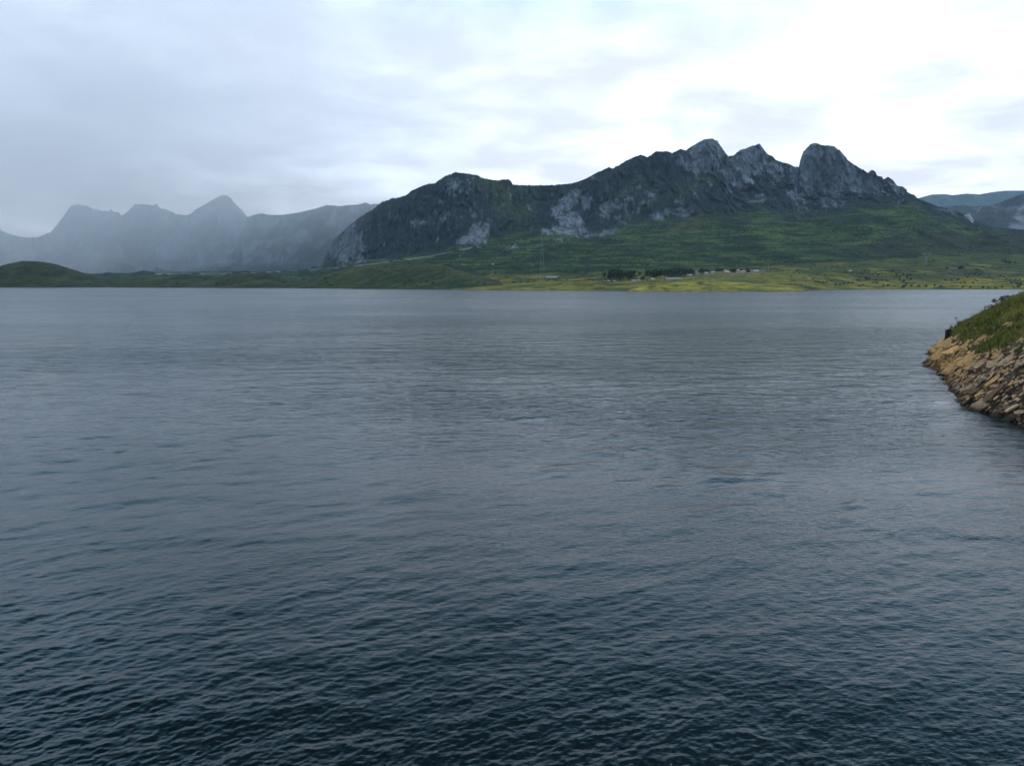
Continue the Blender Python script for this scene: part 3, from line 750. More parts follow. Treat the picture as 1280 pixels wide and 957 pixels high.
# grass on the bank: blades in tufts
def blade_field(n, region, hmin, hmax, width, seed, colfn):
    r = np.random.RandomState(seed)
    Vs, Cs = [], []
    x0, x1, y0, y1 = region
    X0 = r.uniform(x0, x1, n); Y0 = r.uniform(y0, y1, n)
    fi = np.clip((Y0 - gy[0]) / .3, 0, len(gy) - 2); fj = np.clip((X0 - gx[0]) / .3, 0, len(gx) - 2)
    i0, j0 = fi.astype(int), fj.astype(int); u, v = fi - i0, fj - j0
    bil = lambda A: A[i0, j0] * (1 - u) * (1 - v) + A[i0 + 1, j0] * u * (1 - v) + A[i0, j0 + 1] * (1 - u) * v + A[i0 + 1, j0 + 1] * u * v
    Z0 = bil(BZ); G = bil(grassw); pxx, pyy = project(X0, Y0, Z0)
    ok = (G > r.uniform(.15, .8, n)) & (pxx < 1700) & (Z0 > 1.5)
    X0, Y0, Z0 = X0[ok], Y0[ok], Z0[ok]; m = len(X0)
    clump = fbm(X0 / 1.1, Y0 / 1.1, 3, 401, .6); tone = fbm(X0 / 4.5, Y0 / 4.5, 3, 403, .55)
    H = r.uniform(hmin, hmax, m) * np.clip(1 + 2.6 * clump, .25, 3)
    a = r.uniform(0, 2 * np.pi, m)
    lean = np.stack([-.42 + .45 * np.cos(a), -.15 + .45 * np.sin(a), np.ones(m)], -1) * H[:, None]
    side = np.stack([np.cos(a + 1.3), np.sin(a + 1.3), np.zeros(m)], -1) * (width * r.uniform(.6, 1.4, m))[:, None]
    base = np.stack([X0, Y0, Z0 - .05], -1)
    V_ = np.stack([base - side, base + side, base + lean], 1).reshape(-1, 3)
    F_ = np.arange(m * 3).reshape(-1, 3)
    w = sstep(-.25, .35, tone + .35 * r.uniform(-1, 1, m))
    C_ = lerp(A_(.065, .105, .022), A_(.36, .31, .075), w) * r.uniform(.7, 1.25, m)[:, None]
    return V_, F_, np.repeat(C_, 3, 0)
M_grass = None
mg, tg, bg_ = new_mat('grass_blades')
atn = N(tg, 'ShaderNodeAttribute', attribute_name='albedo'); tg.links.new(atn.outputs['Color'], bg_.inputs['Base Color'])
bg_.inputs['Roughness'].default_value = .7; bg_.inputs['Specular IOR Level'].default_value = .2
V_, F_, C_ = blade_field(430000, (48, 125, 50, 168), .22, .55, .035, 7, None)
go = link('bank_grass', np_mesh('bank_grass', V_, F_, False, C_), mg)
tag(go, 'long green and straw coloured grass on top of the rocky bank', 'grass', kind='stuff')

# leafy plants, shrubs, trees: clumps of small leaf faces
def leaf_mesh(name, n, rx, ry, rz, leaf, seed, mats, lobes=5, hollow=.55, split=None):
    """a crown: leaf-sized faces spread through several uneven lobes"""
    r = np.random.RandomState(seed)
    lc = r.normal(0, .42, (lobes, 3)) * np.array([rx, ry, rz]); lc[:, 2] *= .8
    lr = r.uniform(.45, .75, lobes)
    k = r.randint(0, lobes, n)
    d = r.normal(0, 1, (n, 3)); d /= np.linalg.norm(d, axis=1)[:, None]
    rad = r.uniform(hollow, 1.0, n) ** .7
    P = lc[k] + d * (rad * lr[k])[:, None] * np.array([rx, ry, rz])
    P[:, 2] = np.maximum(P[:, 2], -rz * .95)
    a = r.normal(0, 1, (n, 3)); a /= np.linalg.norm(a, axis=1)[:, None]
    nrm = d * .6 + r.normal(0, .6, (n, 3)); t1 = np.cross(nrm, a); t1 /= np.linalg.norm(t1, axis=1)[:, None] + 1e-9
    t2 = np.cross(nrm, t1); t2 /= np.linalg.norm(t2, axis=1)[:, None] + 1e-9
    sz = (leaf * r.uniform(.6, 1.4, n))[:, None]
    V_ = np.stack([P - t1 * sz * .5, P + t2 * sz * .35, P + t1 * sz * .6, P - t2 * sz * .35], 1).reshape(-1, 3)
    me = np_mesh(name, V_, np.arange(n * 4).reshape(-1, 4), False)
    for m in mats: me.materials.append(m)
    if len(mats) > 1:
        me.polygons.foreach_set('material_index', (r.uniform(0, 1, n) < .35).astype(np.int32))
    return me
def tube_mesh(name, segs, mat, sides=6):
    """tapered limbs: segs is a list of polylines [(x, y, z, radius), ...]"""
    bm = bmesh.new()
    for line in segs:
        prev = None
        for i, (x, y, z, rr) in enumerate(line):
            c = Vector((x, y, z))
            nx_ = Vector(line[min(i + 1, len(line) - 1)][:3]); pv = Vector(line[max(i - 1, 0)][:3])
            ax = (nx_ - pv).normalized(); u = ax.orthogonal().normalized(); v = ax.cross(u)
            ring = [bm.verts.new(c + (u * math.cos(2 * math.pi * s1 / sides) + v * math.sin(2 * math.pi * s1 / sides)) * rr) for s1 in range(sides)]
            if prev:
                for s1 in range(sides): bm.faces.new((prev[s1], prev[(s1 + 1) % sides], ring[(s1 + 1) % sides], ring[s1]))
            else: bm.faces.new(ring[::-1])
            prev = ring
        bm.faces.new(prev)
    me = bpy.data.meshes.new(name); bm.to_mesh(me); me.materials.append(mat)
    return me
M_leafd = plain_mat('dark_leaves', (.020, .036, .016), .7, .2, .4, .6)
M_leafm = plain_mat('mid_leaves', (.042, .066, .022), .7, .2, .4, .6)
M_leafb = plain_mat('bank_shrub_leaves', (.030, .050, .018), .6, .25, .4, 3.)
M_bark = plain_mat('bark', (.09, .07, .05), .9, .1, .3, 3.)
M_post = plain_mat('weathered_post', (.050, .042, .034), .9, .1, .35, 6.)

def bank_shrub(px_, py_, w, h, label, seed, n=90):
    P = None
    while P is None and py_ < 420:
        P = bank_pick(px_, py_ + .6); py_ += .6
    if P is None: return
    x, y, z = P
    r = random.Random(seed)
    t = empty('shrub', (x, y, z - .1)); tag(t, label, 'shrub', 'shrubs on the crest of the rocky bank')
    lines = []
    for i in range(5):
        a = r.uniform(0, 6.28); l = r.uniform(.3, .5)
        lines.append([(0, 0, 0, .035), (math.cos(a) * l * w * .35, math.sin(a) * l * w * .35, h * .45, .022), (math.cos(a) * l * w, math.sin(a) * l * w, h * r.uniform(.75, 1.05), .008)])
    link('stem', tube_mesh('stem', lines, M_bark, 5), None, t)
    me = leaf_mesh('foliage', n, w * .5, w * .4, h * .45, .22, seed, [M_leafb, M_leafd], 4, .2)
    f = link('foliage', me, None, t); f.location = (0, 0, h * .62)
bank_shrub(1193.5, 409, 2.2, 1.5, 'low leafy shrub beside the dark post at the tip of the bank', 1)
bank_shrub(1197.5, 404.5, 1.2, 1.4, 'small pointed shrub just up the slope from the dark post', 2, 60)
bank_shrub(1239.5, 379, 2.2, 1.0, 'low spreading shrub lowest of those on the bank crest', 3, 80)
bank_shrub(1244.5, 373.5, 1.6, 1.9, 'forked upright shrub standing out against the lake', 4, 80)
bank_shrub(1252.5, 370.5, 2.0, 1.2, 'rounded dark shrub on the bank crest right of the forked one', 5, 90)
bank_shrub(1258, 368, 1.8, 1.1, 'topmost small shrub half hidden in the crest grass', 6, 80)
# squared dark post at the tip
P = bank_pick(1185, 425)
if P:
    x, y, z = P
    bm = bmesh.new()
    wv, hv, r = .40, 1.75, random.Random(4)
    lv = []
    for i, zz in enumerate((-.4, .1, .7, hv - .06, hv)):
        s1 = wv * (1.05 - .06 * i) * (.93 if i == 4 else 1)
        lv.append([bm.verts.new((a * s1 + r.uniform(-.03, .03) - .02 * i, b * s1 * .8 + r.uniform(-.03, .03), zz + (.10 * a if i > 2 else 0))) for a, b in ((-1, -1), (1, -1), (1, 1), (-1, 1))])
    for a, b in zip(lv[:-1], lv[1:]):
        for k in range(4): bm.faces.new((a[k], a[(k + 1) % 4], b[(k + 1) % 4], b[k]))
    bm.faces.new(lv[0][::-1]); bm.faces.new(lv[-1])
    me = bpy.data.meshes.new('post'); bm.to_mesh(me)
    po = link('post', me, M_post); po.location = (x, y, z)
    tag(po, 'short thick dark post leaning at the outer tip of the rocky bank', 'post')
# ------------------------------------------------------------------ trees and bushes on the far shore
def shared_tree(kind, seed):
    r = random.Random(seed)
    if kind == 'round':
        h = 15.0
        crown = leaf_mesh('crown', 640, 6.6, 6.4, 7.4, 1.7, seed, [M_leafd, M_leafm], 9, .25); cz = 7.4
        tr = [[(0, 0, -1, .6), (.2, .1, 3, .45), (.1, .3, 7, .3), (0, 0, 11, .1)]] + [[(.1, .1, 3 + i * .8, .22), (math.cos(i * 1.7) * 2, math.sin(i * 1.7) * 2, 6 + i * .6, .14), (math.cos(i * 1.7) * 4, math.sin(i * 1.7) * 4, 8.5 + i * .6, .05)] for i in range(5)]
    elif kind == 'tall':
        crown = leaf_mesh('crown', 380, 2.4, 2.4, 7.2, 1.1, seed, [M_leafd, M_leafm], 7, .3); cz = 8.8
        tr = [[(0, 0, -1, .35), (.1, 0, 5, .25), (0, 0, 14, .06)]] + [[(0, 0, 3 + i, .12), (math.cos(i * 2) * 1.4, math.sin(i * 2) * 1.4, 5 + i, .05)] for i in range(5)]
    else:
        crown = leaf_mesh('crown', 130, 2.4, 2.1, 1.5, .8, seed, [M_leafd, M_leafm], 5, .2); cz = 1.25
        tr = [[(0, 0, -.6, .18), (math.cos(i * 2.1) * .6, math.sin(i * 2.1) * .6, .8, .1), (math.cos(i * 2.1) * 1.5, math.sin(i * 2.1) * 1.3, 1.8, .03)] for i in range(4)]
    return crown, tube_mesh('trunk', tr, M_bark, 5), cz
protos = {k: [shared_tree(k, 500 + 10 * j + i) for i in range(n)] for j, (k, n) in enumerate((('round', 4), ('tall', 3), ('bush', 5)))}
def plant(name, kind, loc, s, label, cat, group, r):
    crown, trunk, cz = protos[kind][r.randrange(len(protos[kind]))]
    t = empty(name, loc, r.uniform(0, 6.28)); t.scale = (s[0], s[0], s[1])
    tag(t, label, cat, group)
    c = link('crown' if kind != 'bush' else 'foliage', crown, None, t); c.location = (0, 0, cz)
    link('trunk' if kind != 'bush' else 'stem', trunk, None, t)
    return t
ALL = [layF, layH, layI, layJ, layK, layV, layA]
def ground(px_, py_, layers=None):
    """nearest ground seen at this photo pixel"""
    best = None
    for L in layers or ALL:
        if not (L.px[0] + 1 < px_ < L.px[-1] - 1): continue
        j = int(np.searchsorted(L.px, px_))
        if L.PY[:, j].min() > py_ + .25: continue
        P = L.surf(px_, py_)
        if best is None or P[1] < best[1]: best = P
    return best or layA.surf(px_, py_)
rt = random.Random(77)
def tree(px_, base, top, kind, wpx, label, group):
    x, y, z = ground(px_, base)
    hm = (base - top) / F * y; h0 = {'round': 15.8, 'tall': 16.2, 'bush': 2.9}[kind]; w0 = {'round': 13.5, 'tall': 5.2, 'bush': 5.0}[kind]
    s1 = hm / h0; s0 = wpx / F * y / w0 * (1.3 if kind == 'round' else 1)
    plant('tree', kind, (x, y, z), (s0, s1), label, 'tree', group, rt)
tree(762.5, 351, 335.5, 'round', 10, 'dark round tree at the left end of the isolated clump', 'tree clump left of the hamlet')
tree(768.5, 351.3, 334.5, 'round', 11, 'biggest dark tree, in the middle of the isolated clump', 'tree clump left of the hamlet')
tree(774.5, 350.8, 335.6, 'round', 10, 'dark broad tree at the right end of the isolated clump', 'tree clump left of the hamlet')
tree(785, 350, 337.5, 'round', 8, 'middling dark tree just right of the isolated clump', 'tree clump left of the hamlet')
tree(791, 349.5, 337, 'round', 7.5, 'dark tree rising behind the three white vans', 'tree clump left of the hamlet')
tree(804, 350, 345, 'round', 4.5, 'small lone dark tree between the vans and the grove', 'tree clump left of the hamlet')
tree(800, 343.5, 339.5, 'round', 4, 'faint small tree behind the gap before the grove', 'tree clump left of the hamlet')
for i, (p_, b_, t_, w_) in enumerate([(812, 348, 335.8, 9), (818, 348, 336.6, 8), (824.5, 347.8, 336.2, 9), (831, 347.4, 335.6, 9), (837.5, 347.2, 335, 9), (844, 347, 334.6, 9.5), (850.5, 346, 334.2, 9), (857, 345, 334, 9), (863, 344, 334.6, 8)]):
    tree(p_, b_, t_, 'round', w_, ['rounded dark tree at the left end of the long grove', 'second dark tree from the left end of the long grove', 'third dark tree from the left end of the long grove', 'fourth dark tree from the left in the long grove', 'middle tree of the long dark grove left of the houses', 'dark tree right of the middle of the long grove', 'third dark tree from the right end of the long grove', 'dark tree second from the right end of the grove, behind the long shed', 'dark tree at the right end of the grove beside the gabled house'][i], 'trees of the long grove')
for p_, b_, t_, k_, w_, l_ in [(878, 341.5, 335.4, 'round', 6, 'dark tree right behind the gabled house'), (884, 340.6, 336.2, 'round', 5, 'low dark tree behind the twin white houses'), (896.5, 340.5, 334.6, 'round', 7, 'dark rounded tree behind the brown roofed house'),
        (903, 339.5, 335.2, 'round', 5, 'dark tree between the brown roof and the terracotta roof'), (914.5, 341.3, 335.8, 'round', 6, 'dark bushy tree right of the terracotta roofed house'), (919, 340.5, 334.6, 'round', 5, 'dark tree touching the narrow pale house on its left'), (926, 338.6, 335.6, 'round', 3.5, 'small tree behind the low stone wall'),
        (933.6, 340.6, 332.4, 'tall', 2.8, 'tall narrow dark tree rising above the hamlet roofs'), (937, 340.6, 336.8, 'round', 3.5, 'small dark tree at the foot of the tall narrow tree'),
        (1199, 336.8, 332.8, 'round', 3.6, 'dark tree at the right end of the ruined walls on the meadow'), (1202.6, 335.2, 332.6, 'round', 3, 'small round tree just right of the ruined walls'), (1183.5, 336, 333.6, 'round', 3, 'small dark tree at the left end of the ruined walls')]:
    tree(p_, b_, t_, k_, w_, l_, 'trees around the buildings')

# countable dark bushes of the right-hand meadow
def bush(px_, py_, w_, h_, label, group, name='bush'):
    x, y, z = ground(px_, py_)
    plant(name, 'bush', (x, y, z), (w_ / F * y / 5.0, h_ / F * y / 2.9), label, 'bush', group, rt)
lab = 'dark low bush scattered on the yellow green meadow near the right shore'
for (a, b, w_, h_) in [(1191, 358.2, 3, 1.4), (1200.6, 353.8, 2.4, 1.4), (1206, 353.6, 3, 1.6), (1216, 354, 3, 2), (1221.5, 351.6, 2.6, 1.4), (1240.5, 349.7, 2.4, 1.4), (1210, 347.2, 3.2, 2), (1236, 347.4, 4.2, 1.4), (1234.5, 353.6, 3, 1), (1224, 345.3, 2.4, 1.2),
    (1182, 351, 4, 2.6), (1190, 350.6, 5, 2), (1197, 350.6, 4.5, 3.6), (1264, 354.2, 4, 2), (1270.5, 355.5, 5, 3), (1276, 356, 5.4, 3.2), (1273, 359, 6, 3), (1267, 359, 4, 2), (1228, 360, 6, 2.4), (1235, 360.2, 5, 2), (1245, 360, 5, 1.8), (1252, 359.4, 4, 2.6), (1212, 359.8, 4, 2), (1203, 359.6, 3.4, 1.8),
    (1158, 358.6, 5, 3), (1168, 357.4, 4, 2.6), (1176, 358.4, 4, 2.2), (1148, 358.2, 4.4, 2.6), (1139, 358, 4, 3), (1130.5, 358.6, 5, 3.4), (1133.5, 355.5, 4, 2.6), (1128, 359.6, 5, 3), (1110, 357.3, 6, 2), (1105, 357.6, 5, 2), (1118, 357.8, 4, 1.4), (1095, 353.9, 3, 2), (1091.6, 353.8, 2.6, 1.8), (1096.8, 354, 2.4, 1.6),
    (1075, 358.4, 4, 2.4), (1079, 357, 3.6, 2.2), (1066, 354, 6, 1.8), (1060, 353.6, 4, 1.6), (1083, 350, 5, 5), (1087, 350.2, 3.6, 4), (1072, 351, 4, 2.2), (1094, 350.8, 6, 2), (1102, 350.6, 5, 1.6), (1108, 351.4, 4, 1.6)]:
    zone = ('along the waterline of the right meadow' if b > 357 else 'on the yellow patch of the right meadow' if b > 352.5 else 'above the yellow patch of the right meadow')
    side = 'right end' if a > 1225 else 'middle' if a > 1155 else 'left end'
    bush(a, b, w_, h_, ('broad' if w_ > 4.2 else 'small') + ' dark bush ' + zone + ', ' + side, 'bushes ' + zone + ', ' + side)
lab2 = 'dark thicket bush among the pale boulders on the right meadow'
for (a, b, w_, h_) in [(1120, 344.5, 4, 2), (1125, 345.8, 5, 2.2), (1129, 344.2, 4, 1.8), (1133.5, 347.2, 4, 2.4), (1138, 350, 5, 2.6), (1124, 349.4, 4, 2), (1129, 351.4, 4.4, 2.4), (1135, 345, 3, 1.6), (1118, 347.4, 3, 1.6)]:
    bush(a, b, w_, h_, lab2, 'bushes around the boulders')
lab3 = 'dark hedge bush in the field rows behind the right meadow'
for i in range(46):
    a = 1054 + i * 1.9 + rt.uniform(-1, 1)
    b = 340.6 + .045 * (a - 1054) * rt.uniform(.6, 1) + rt.choice([0, 0, -2.2, 1.6]) - (a - 1054) * .012
    bush(a, b, rt.uniform(1.8, 3.4), rt.uniform(.8, 1.7), 'dark hedge bush in the field rows behind the right meadow, ' + ('left' if a < 1075 else 'middle' if a < 1095 else 'right' if a < 1120 else 'far right') + ' stretch', 'bushes of the field rows, ' + ('left' if a < 1075 else 'middle' if a < 1095 else 'right' if a < 1120 else 'far right') + ' stretch')
for (a, b, w_, h_) in [(1256.5, 328, 5, 2.4), (1262, 328.8, 6, 2.6), (1268, 329, 5, 1.8), (1253, 326.4, 4, 1.8)]:
    bush(a, b, w_, h_, 'dark bush of the thick hedge high on the far right meadow', 'bushes of the thick far hedge')
for (a, b) in [(1221, 337.8), (1226, 337.8), (1222, 340.6), (1227, 340.4), (1207, 343.2), (1212, 343.4), (1219, 343.4), (1224.5, 343.3), (1230, 343.5), (1235, 343.8), (1250, 345.3), (1255, 346.3), (1258, 349.4), (1263, 350), (1268, 350), (1274, 350), (1240, 334.6), (1226, 329.8), (1229, 334.4), (1263, 334)]:
    bush(a, b, rt.uniform(3, 5), rt.uniform(1.1, 1.9), 'low dark bush in the broken rows across the middle of the right meadow', 'bushes of the broken rows')
lab4 = 'dark scrub bush on the dim slope above the shore on the left'
for i in range(42):
    a = rt.uniform(205, 620); b = 358 - rt.uniform(.4, 7.5) * (1 if a < 360 else 1.4)
    bush(a, b, rt.uniform(2, 4.4), rt.uniform(1, 2), 'dark scrub bush on the dim shore slope, ' + ('left of the climbing track' if a < 360 else 'on the brown hill below the track' if a < 500 else 'right end of the brown hill'), 'scrub bushes, ' + ('left of the climbing track' if a < 360 else 'on the brown hill below the track' if a < 500 else 'right end of the brown hill'))
for (a, b, w_, h_) in [(642, 353.3, 6, 2), (651, 353.6, 5, 2), (660, 352.4, 3, 1.4), (681, 349.6, 2.4, 2.4), (697.5, 348.2, 3, 3.4), (694, 350.8, 3, 1.4), (708, 350.6, 4, 1.6), (736, 350.6, 6, 2.2), (741, 350.9, 5, 2), (731, 350.9, 4, 1.4), (748, 351, 5, 1.2), (723, 347, 3, 1.4), (715, 345, 3, 1.2)]:
    bush(a, b, w_, h_, 'dark bush on the flat meadow around the long low barn', 'bushes around the long barn')
for (a, b, w_, h_) in [(1020, 352.6, 4, 2), (1024, 353.6, 5, 2.6), (1028.5, 353.4, 5, 2.2), (1033, 353, 4, 1.8), (1016, 349, 4, 1.4), (1006, 346.8, 4, 1.4), (1012, 345.2, 3.4, 1.2), (1040, 352, 3, 1.6), (1044, 356, 3.4, 2), (1050, 356.6, 3, 2.2), (1055, 355, 3, 2.4), (992, 341.8, 4, 1.4), (999, 342, 4, 1.4), (984, 341, 3, 1.2), (989, 345, 4, 1), (1022, 343.6, 4, 1.4), (1031, 344, 4, 1.4), (1039, 345, 4, 1.2)]:
    bush(a, b, w_, h_, 'dark bush on the terraced grass right of the hamlet', 'bushes on the terraces')

# uncountable scrub over the slopes
def scrub_field():
    r = np.random.RandomState(9); items = []
    Vs = []
    L = layA
    n = 11000
    jj = r.randint(260, len(L.px) - 140, n * 3); ii = r.randint(18, len(L.t) - 95, n * 3)
    c_ = fbm(L.X[ii, jj] / 120, L.Y[ii, jj] / 120, 4, 601, .6) + .25 * r.uniform(-1, 1, n * 3)
    m = c_ > .08
    m &= (L.PX[ii, jj] > 400) & ((L.PY[ii, jj] < midA(L.PX[ii, jj]) - 1) | (r.uniform(0, 1, n * 3) < .05))
    ii, jj = ii[m][:n], jj[m][:n]
    P = np.stack([L.X[ii, jj], L.Y[ii, jj], L.Z[ii, jj]], -1) + np.stack([r.uniform(-3, 3, len(ii)), r.uniform(-6, 6, len(ii)), np.zeros(len(ii))], -1)
    V_all = []
    for q in range(5):
        s1 = r.uniform(.8, 2.2, (len(ii), 1)); a = r.uniform(0, 6.28, len(ii))
        c0 = P + np.stack([r.normal(0, 1.3, len(ii)), r.normal(0, 1.3, len(ii)), r.uniform(.2, 1.8, len(ii))], -1)
        u = np.stack([np.cos(a), np.sin(a), 0 * a], -1) * s1; v = np.stack([r.normal(0, .5, len(ii)), r.normal(0, .5, len(ii)), np.ones(len(ii))], -1) * s1 * .62
        V_all.append(np.stack([c0 - u, c0 - v * .6, c0 + u, c0 + v], 1).reshape(-1, 3))
    V_ = np.concatenate(V_all)
    return np_mesh('scrub', V_, np.arange(len(V_)).reshape(-1, 4), False)
so = link('hillside_scrub', scrub_field(), M_leafm)
tag(so, 'dark scrub dotted over the green foothills below the cliffs', 'scrub', kind='stuff')

# ------------------------------------------------------------------ hamlet
M_w_white = plain_mat('white_render', (.42, .41, .39), .85, .2, .1, .5)
M_w_stone = plain_mat('stone_wall', (.34, .29, .23), .9, .15, .25, .8)
M_w_pink = plain_mat('pinkish_wall', (.52, .38, .30), .9, .15, .15, .6)
M_roof_t = plain_mat('terracotta_roof', (.27, .17, .12), .85, .2, .25, .9)
M_roof_g = plain_mat('pale_metal_roof', (.30, .30, .30), .6, .3, .12, .5)
M_roof_d = plain_mat('slate_roof', (.13, .12, .12), .8, .25, .2, .9)
M_roof_p = plain_mat('pinkish_tile_roof', (.38, .29, .25), .85, .2, .2, .9)
M_glass = plain_mat('dark_window', (.03, .035, .04), .25, .5, .1, 1.)
M_wood = plain_mat('dark_door', (.07, .045, .03), .8, .2, .2, 2.)
def boxes(name, bl, mat, parent=None):
    bm = bmesh.new()
    for (x0, y0, z0, x1, y1, z1) in bl:
        vs = [bm.verts.new((x, y, z)) for z in (z0, z1) for x, y in ((x0, y0), (x1, y0), (x1, y1), (x0, y1))]
        for f in ((0, 3, 2, 1), (4, 5, 6, 7), (0, 1, 5, 4), (1, 2, 6, 5), (2, 3, 7, 6), (3, 0, 4, 7)): bm.faces.new([vs[i] for i in f])
    me = bpy.data.meshes.new(name); bm.to_mesh(me)
    return link(name, me, mat, parent)
def house(px_, base, wpx, hpx, label, wall, roof, rz=0., gable_front=False, deep=.8, roof_frac=.45, name='house', cat='house', nwin=2, chimney=True, layers=None):
    x, y, z = ground(px_, base, layers)
    w = wpx / F * y; h = hpx / F * y; d = w * deep
    t = empty(name, (x, y + d / 2, z - .2), rz); tag(t, label, cat, 'buildings across the lake')
    hw = h * (1 - roof_frac)
    bm = bmesh.new()                                   # walls with gables
    ax = 1 if gable_front else 0
    hx, hy = w / 2, d / 2
    b0 = [bm.verts.new((sx * hx, sy * hy, -1.5)) for sx, sy in ((-1, -1), (1, -1), (1, 1), (-1, 1))]
    b1 = [bm.verts.new((sx * hx, sy * hy, hw)) for sx, sy in ((-1, -1), (1, -1), (1, 1), (-1, 1))]
    for k in range(4): bm.faces.new((b0[k], b0[(k + 1) % 4], b1[(k + 1) % 4], b1[k]))
    if gable_front:
        g0, g1 = bm.verts.new((0, -hy, h - .15)), bm.verts.new((0, hy, h - .15))
        bm.faces.new((b1[0], b1[1], g0)); bm.faces.new((b1[2], b1[3], g1))
    else:
        g0, g1 = bm.verts.new((-hx, 0, h - .15)), bm.verts.new((hx, 0, h - .15))
        bm.faces.new((b1[3], b1[0], g0)); bm.faces.new((b1[1], b1[2], g1))
    me = bpy.data.meshes.new('wall'); bm.to_mesh(me); link('wall', me, wall, t)
    bm = bmesh.new(); o_ = .45; th = .28                # roof: two thick slopes with eaves
    run = (hx if gable_front else hy); sl = (h - hw) / run
    for s1 in (-1, 1):
        pr = [(0, h), (s1 * (run + o_), hw - sl * o_), (s1 * (run + o_), hw - sl * o_ + th), (0, h + th)]
        L_ = (hy if gable_front else hx) + o_
        vs = []
        for e in (-L_, L_):
            vs.append([bm.verts.new((c, e, zz) if gable_front else (e, c, zz)) for c, zz in pr])
        for k in range(4): bm.faces.new((vs[0][k], vs[0][(k + 1) % 4], vs[1][(k + 1) % 4], vs[1][k]))
        bm.faces.new(vs[0]); bm.faces.new(vs[1][::-1])
    bmesh.ops.recalc_face_normals(bm, faces=bm.faces)
    me = bpy.data.meshes.new('roof'); bm.to_mesh(me); ro = link('roof', me, roof, t)
    if chimney:
        cx_ = w * .22
        boxes('chimney', [(cx_ - .45, -.45 if not gable_front else hy * .3, hw, cx_ + .45, .45 if not gable_front else hy * .3 + .9, h + 1.0)], wall, ro)
    dw = min(1.1, w * .14)
    boxes('door', [(-dw / 2, -hy - .06, .1, dw / 2, -hy + .05, min(2.2, hw * .8))], M_wood, t)
    for i in range(nwin):
        for s1 in (-1, 1):
            cx_ = s1 * w * (.18 + .28 * (i + .5) / max(nwin, 1) * 1.1)
            boxes('window', [(cx_ - .5, -hy - .05, hw * .42, cx_ + .5, -hy + .05, hw * .42 + 1.2)], M_glass, t)
    return t
house(861.5, 345.2, 6.5, 2.4, 'long low shed with pale roof at the left end of the hamlet', M_w_stone, M_roof_g, .25, name='shed', cat='shed', nwin=1, chimney=False, deep=.5)
house(870.6, 343.8, 8.6, 6.0, 'largest house of the hamlet, white gable under a steep pinkish roof', M_w_white, M_roof_p, -.25, True, .9, .62)
house(882.8, 342.7, 3.4, 2.6, 'left one of the twin small white houses', M_w_white, M_roof_g, .1, nwin=1)
house(887.3, 342.6, 3.2, 2.3, 'right one of the twin small white houses', M_w_white, M_roof_d, -.2, nwin=1)
house(891.3, 341.4, 4.0, 2.2, 'small house with bright white roof above the twin houses', M_w_stone, M_roof_g, .2, nwin=1)
house(898, 342.2, 5.0, 2.4, 'low house with brown tiled roof left of the terracotta one', M_w_stone, M_roof_t, .1)
house(904.5, 342, 4.4, 2.2, 'small stone house tucked between the brown and the terracotta roofs', M_w_stone, M_roof_t, -.3, nwin=1)
house(909.5, 342, 5.4, 3.4, 'pinkish house with terracotta roof in the middle of the hamlet', M_w_pink, M_roof_p, .15)
house(906.8, 340, 3.6, 2.6, 'grey roofed house peeping out behind the pinkish one', M_w_stone, M_roof_g, .1, nwin=1)
house(922.5, 341, 2.4, 4.4, 'tall narrow pale house beside a dark tree', M_w_pink, M_roof_g, 0, nwin=1, roof_frac=.3)
house(928.8, 340.6, 6.0, 2.4, 'long beige house behind the low stone wall', M_w_pink, M_roof_p, .1)
house(939.6, 340.6, 3.4, 3.2, 'small pinkish house right of the tall narrow tree', M_w_pink, M_roof_t, .2, nwin=1)
house(945.7, 340.4, 5.6, 3.0, 'house with a bright white roof near the right end of the hamlet', M_w_white, M_roof_g, -.15)
house(953.6, 340.2, 8.4, 2.2, 'long low grey shed at the right end of the hamlet', M_w_stone, M_roof_d, 0, name='shed', cat='shed', nwin=2, chimney=False, deep=.35)
house(843, 349.2, 21, 1.9, 'very long low farm shed with grey roof in front of the grove', M_w_stone, M_roof_g, .0, name='barn', cat='barn', nwin=2, chimney=False, deep=.22)
house(691, 347.5, 16, 2.4, 'long low barn with pale roof on the meadow by the lattice tower', M_w_stone, M_roof_g, .05, name='barn', cat='barn', nwin=2, chimney=False, deep=.25)
house(616, 331.5, 2.2, 2.2, 'lone tiny white hut on the slope left of the lattice tower', M_w_white, M_roof_g, .1, name='hut', cat='hut', nwin=1, chimney=False)
house(580, 331.8, 5.0, 1.6, 'low stone building by the track on the left slope', M_w_stone, M_roof_d, .1, name='hut', cat='hut', nwin=1, chimney=False)
house(1063, 340.2, 3.2, 3.0, 'small pale hut alone at the left of the right-hand meadow', M_w_stone, M_roof_g, .3, name='hut', cat='hut', nwin=1, chimney=False)
house(1191.5, 336.2, 9.5, 2.0, 'row of low ruined stone walls and roof on the right meadow', M_w_stone, M_roof_d, 0, name='farm_building', cat='farm building', nwin=2, chimney=False, deep=.3)
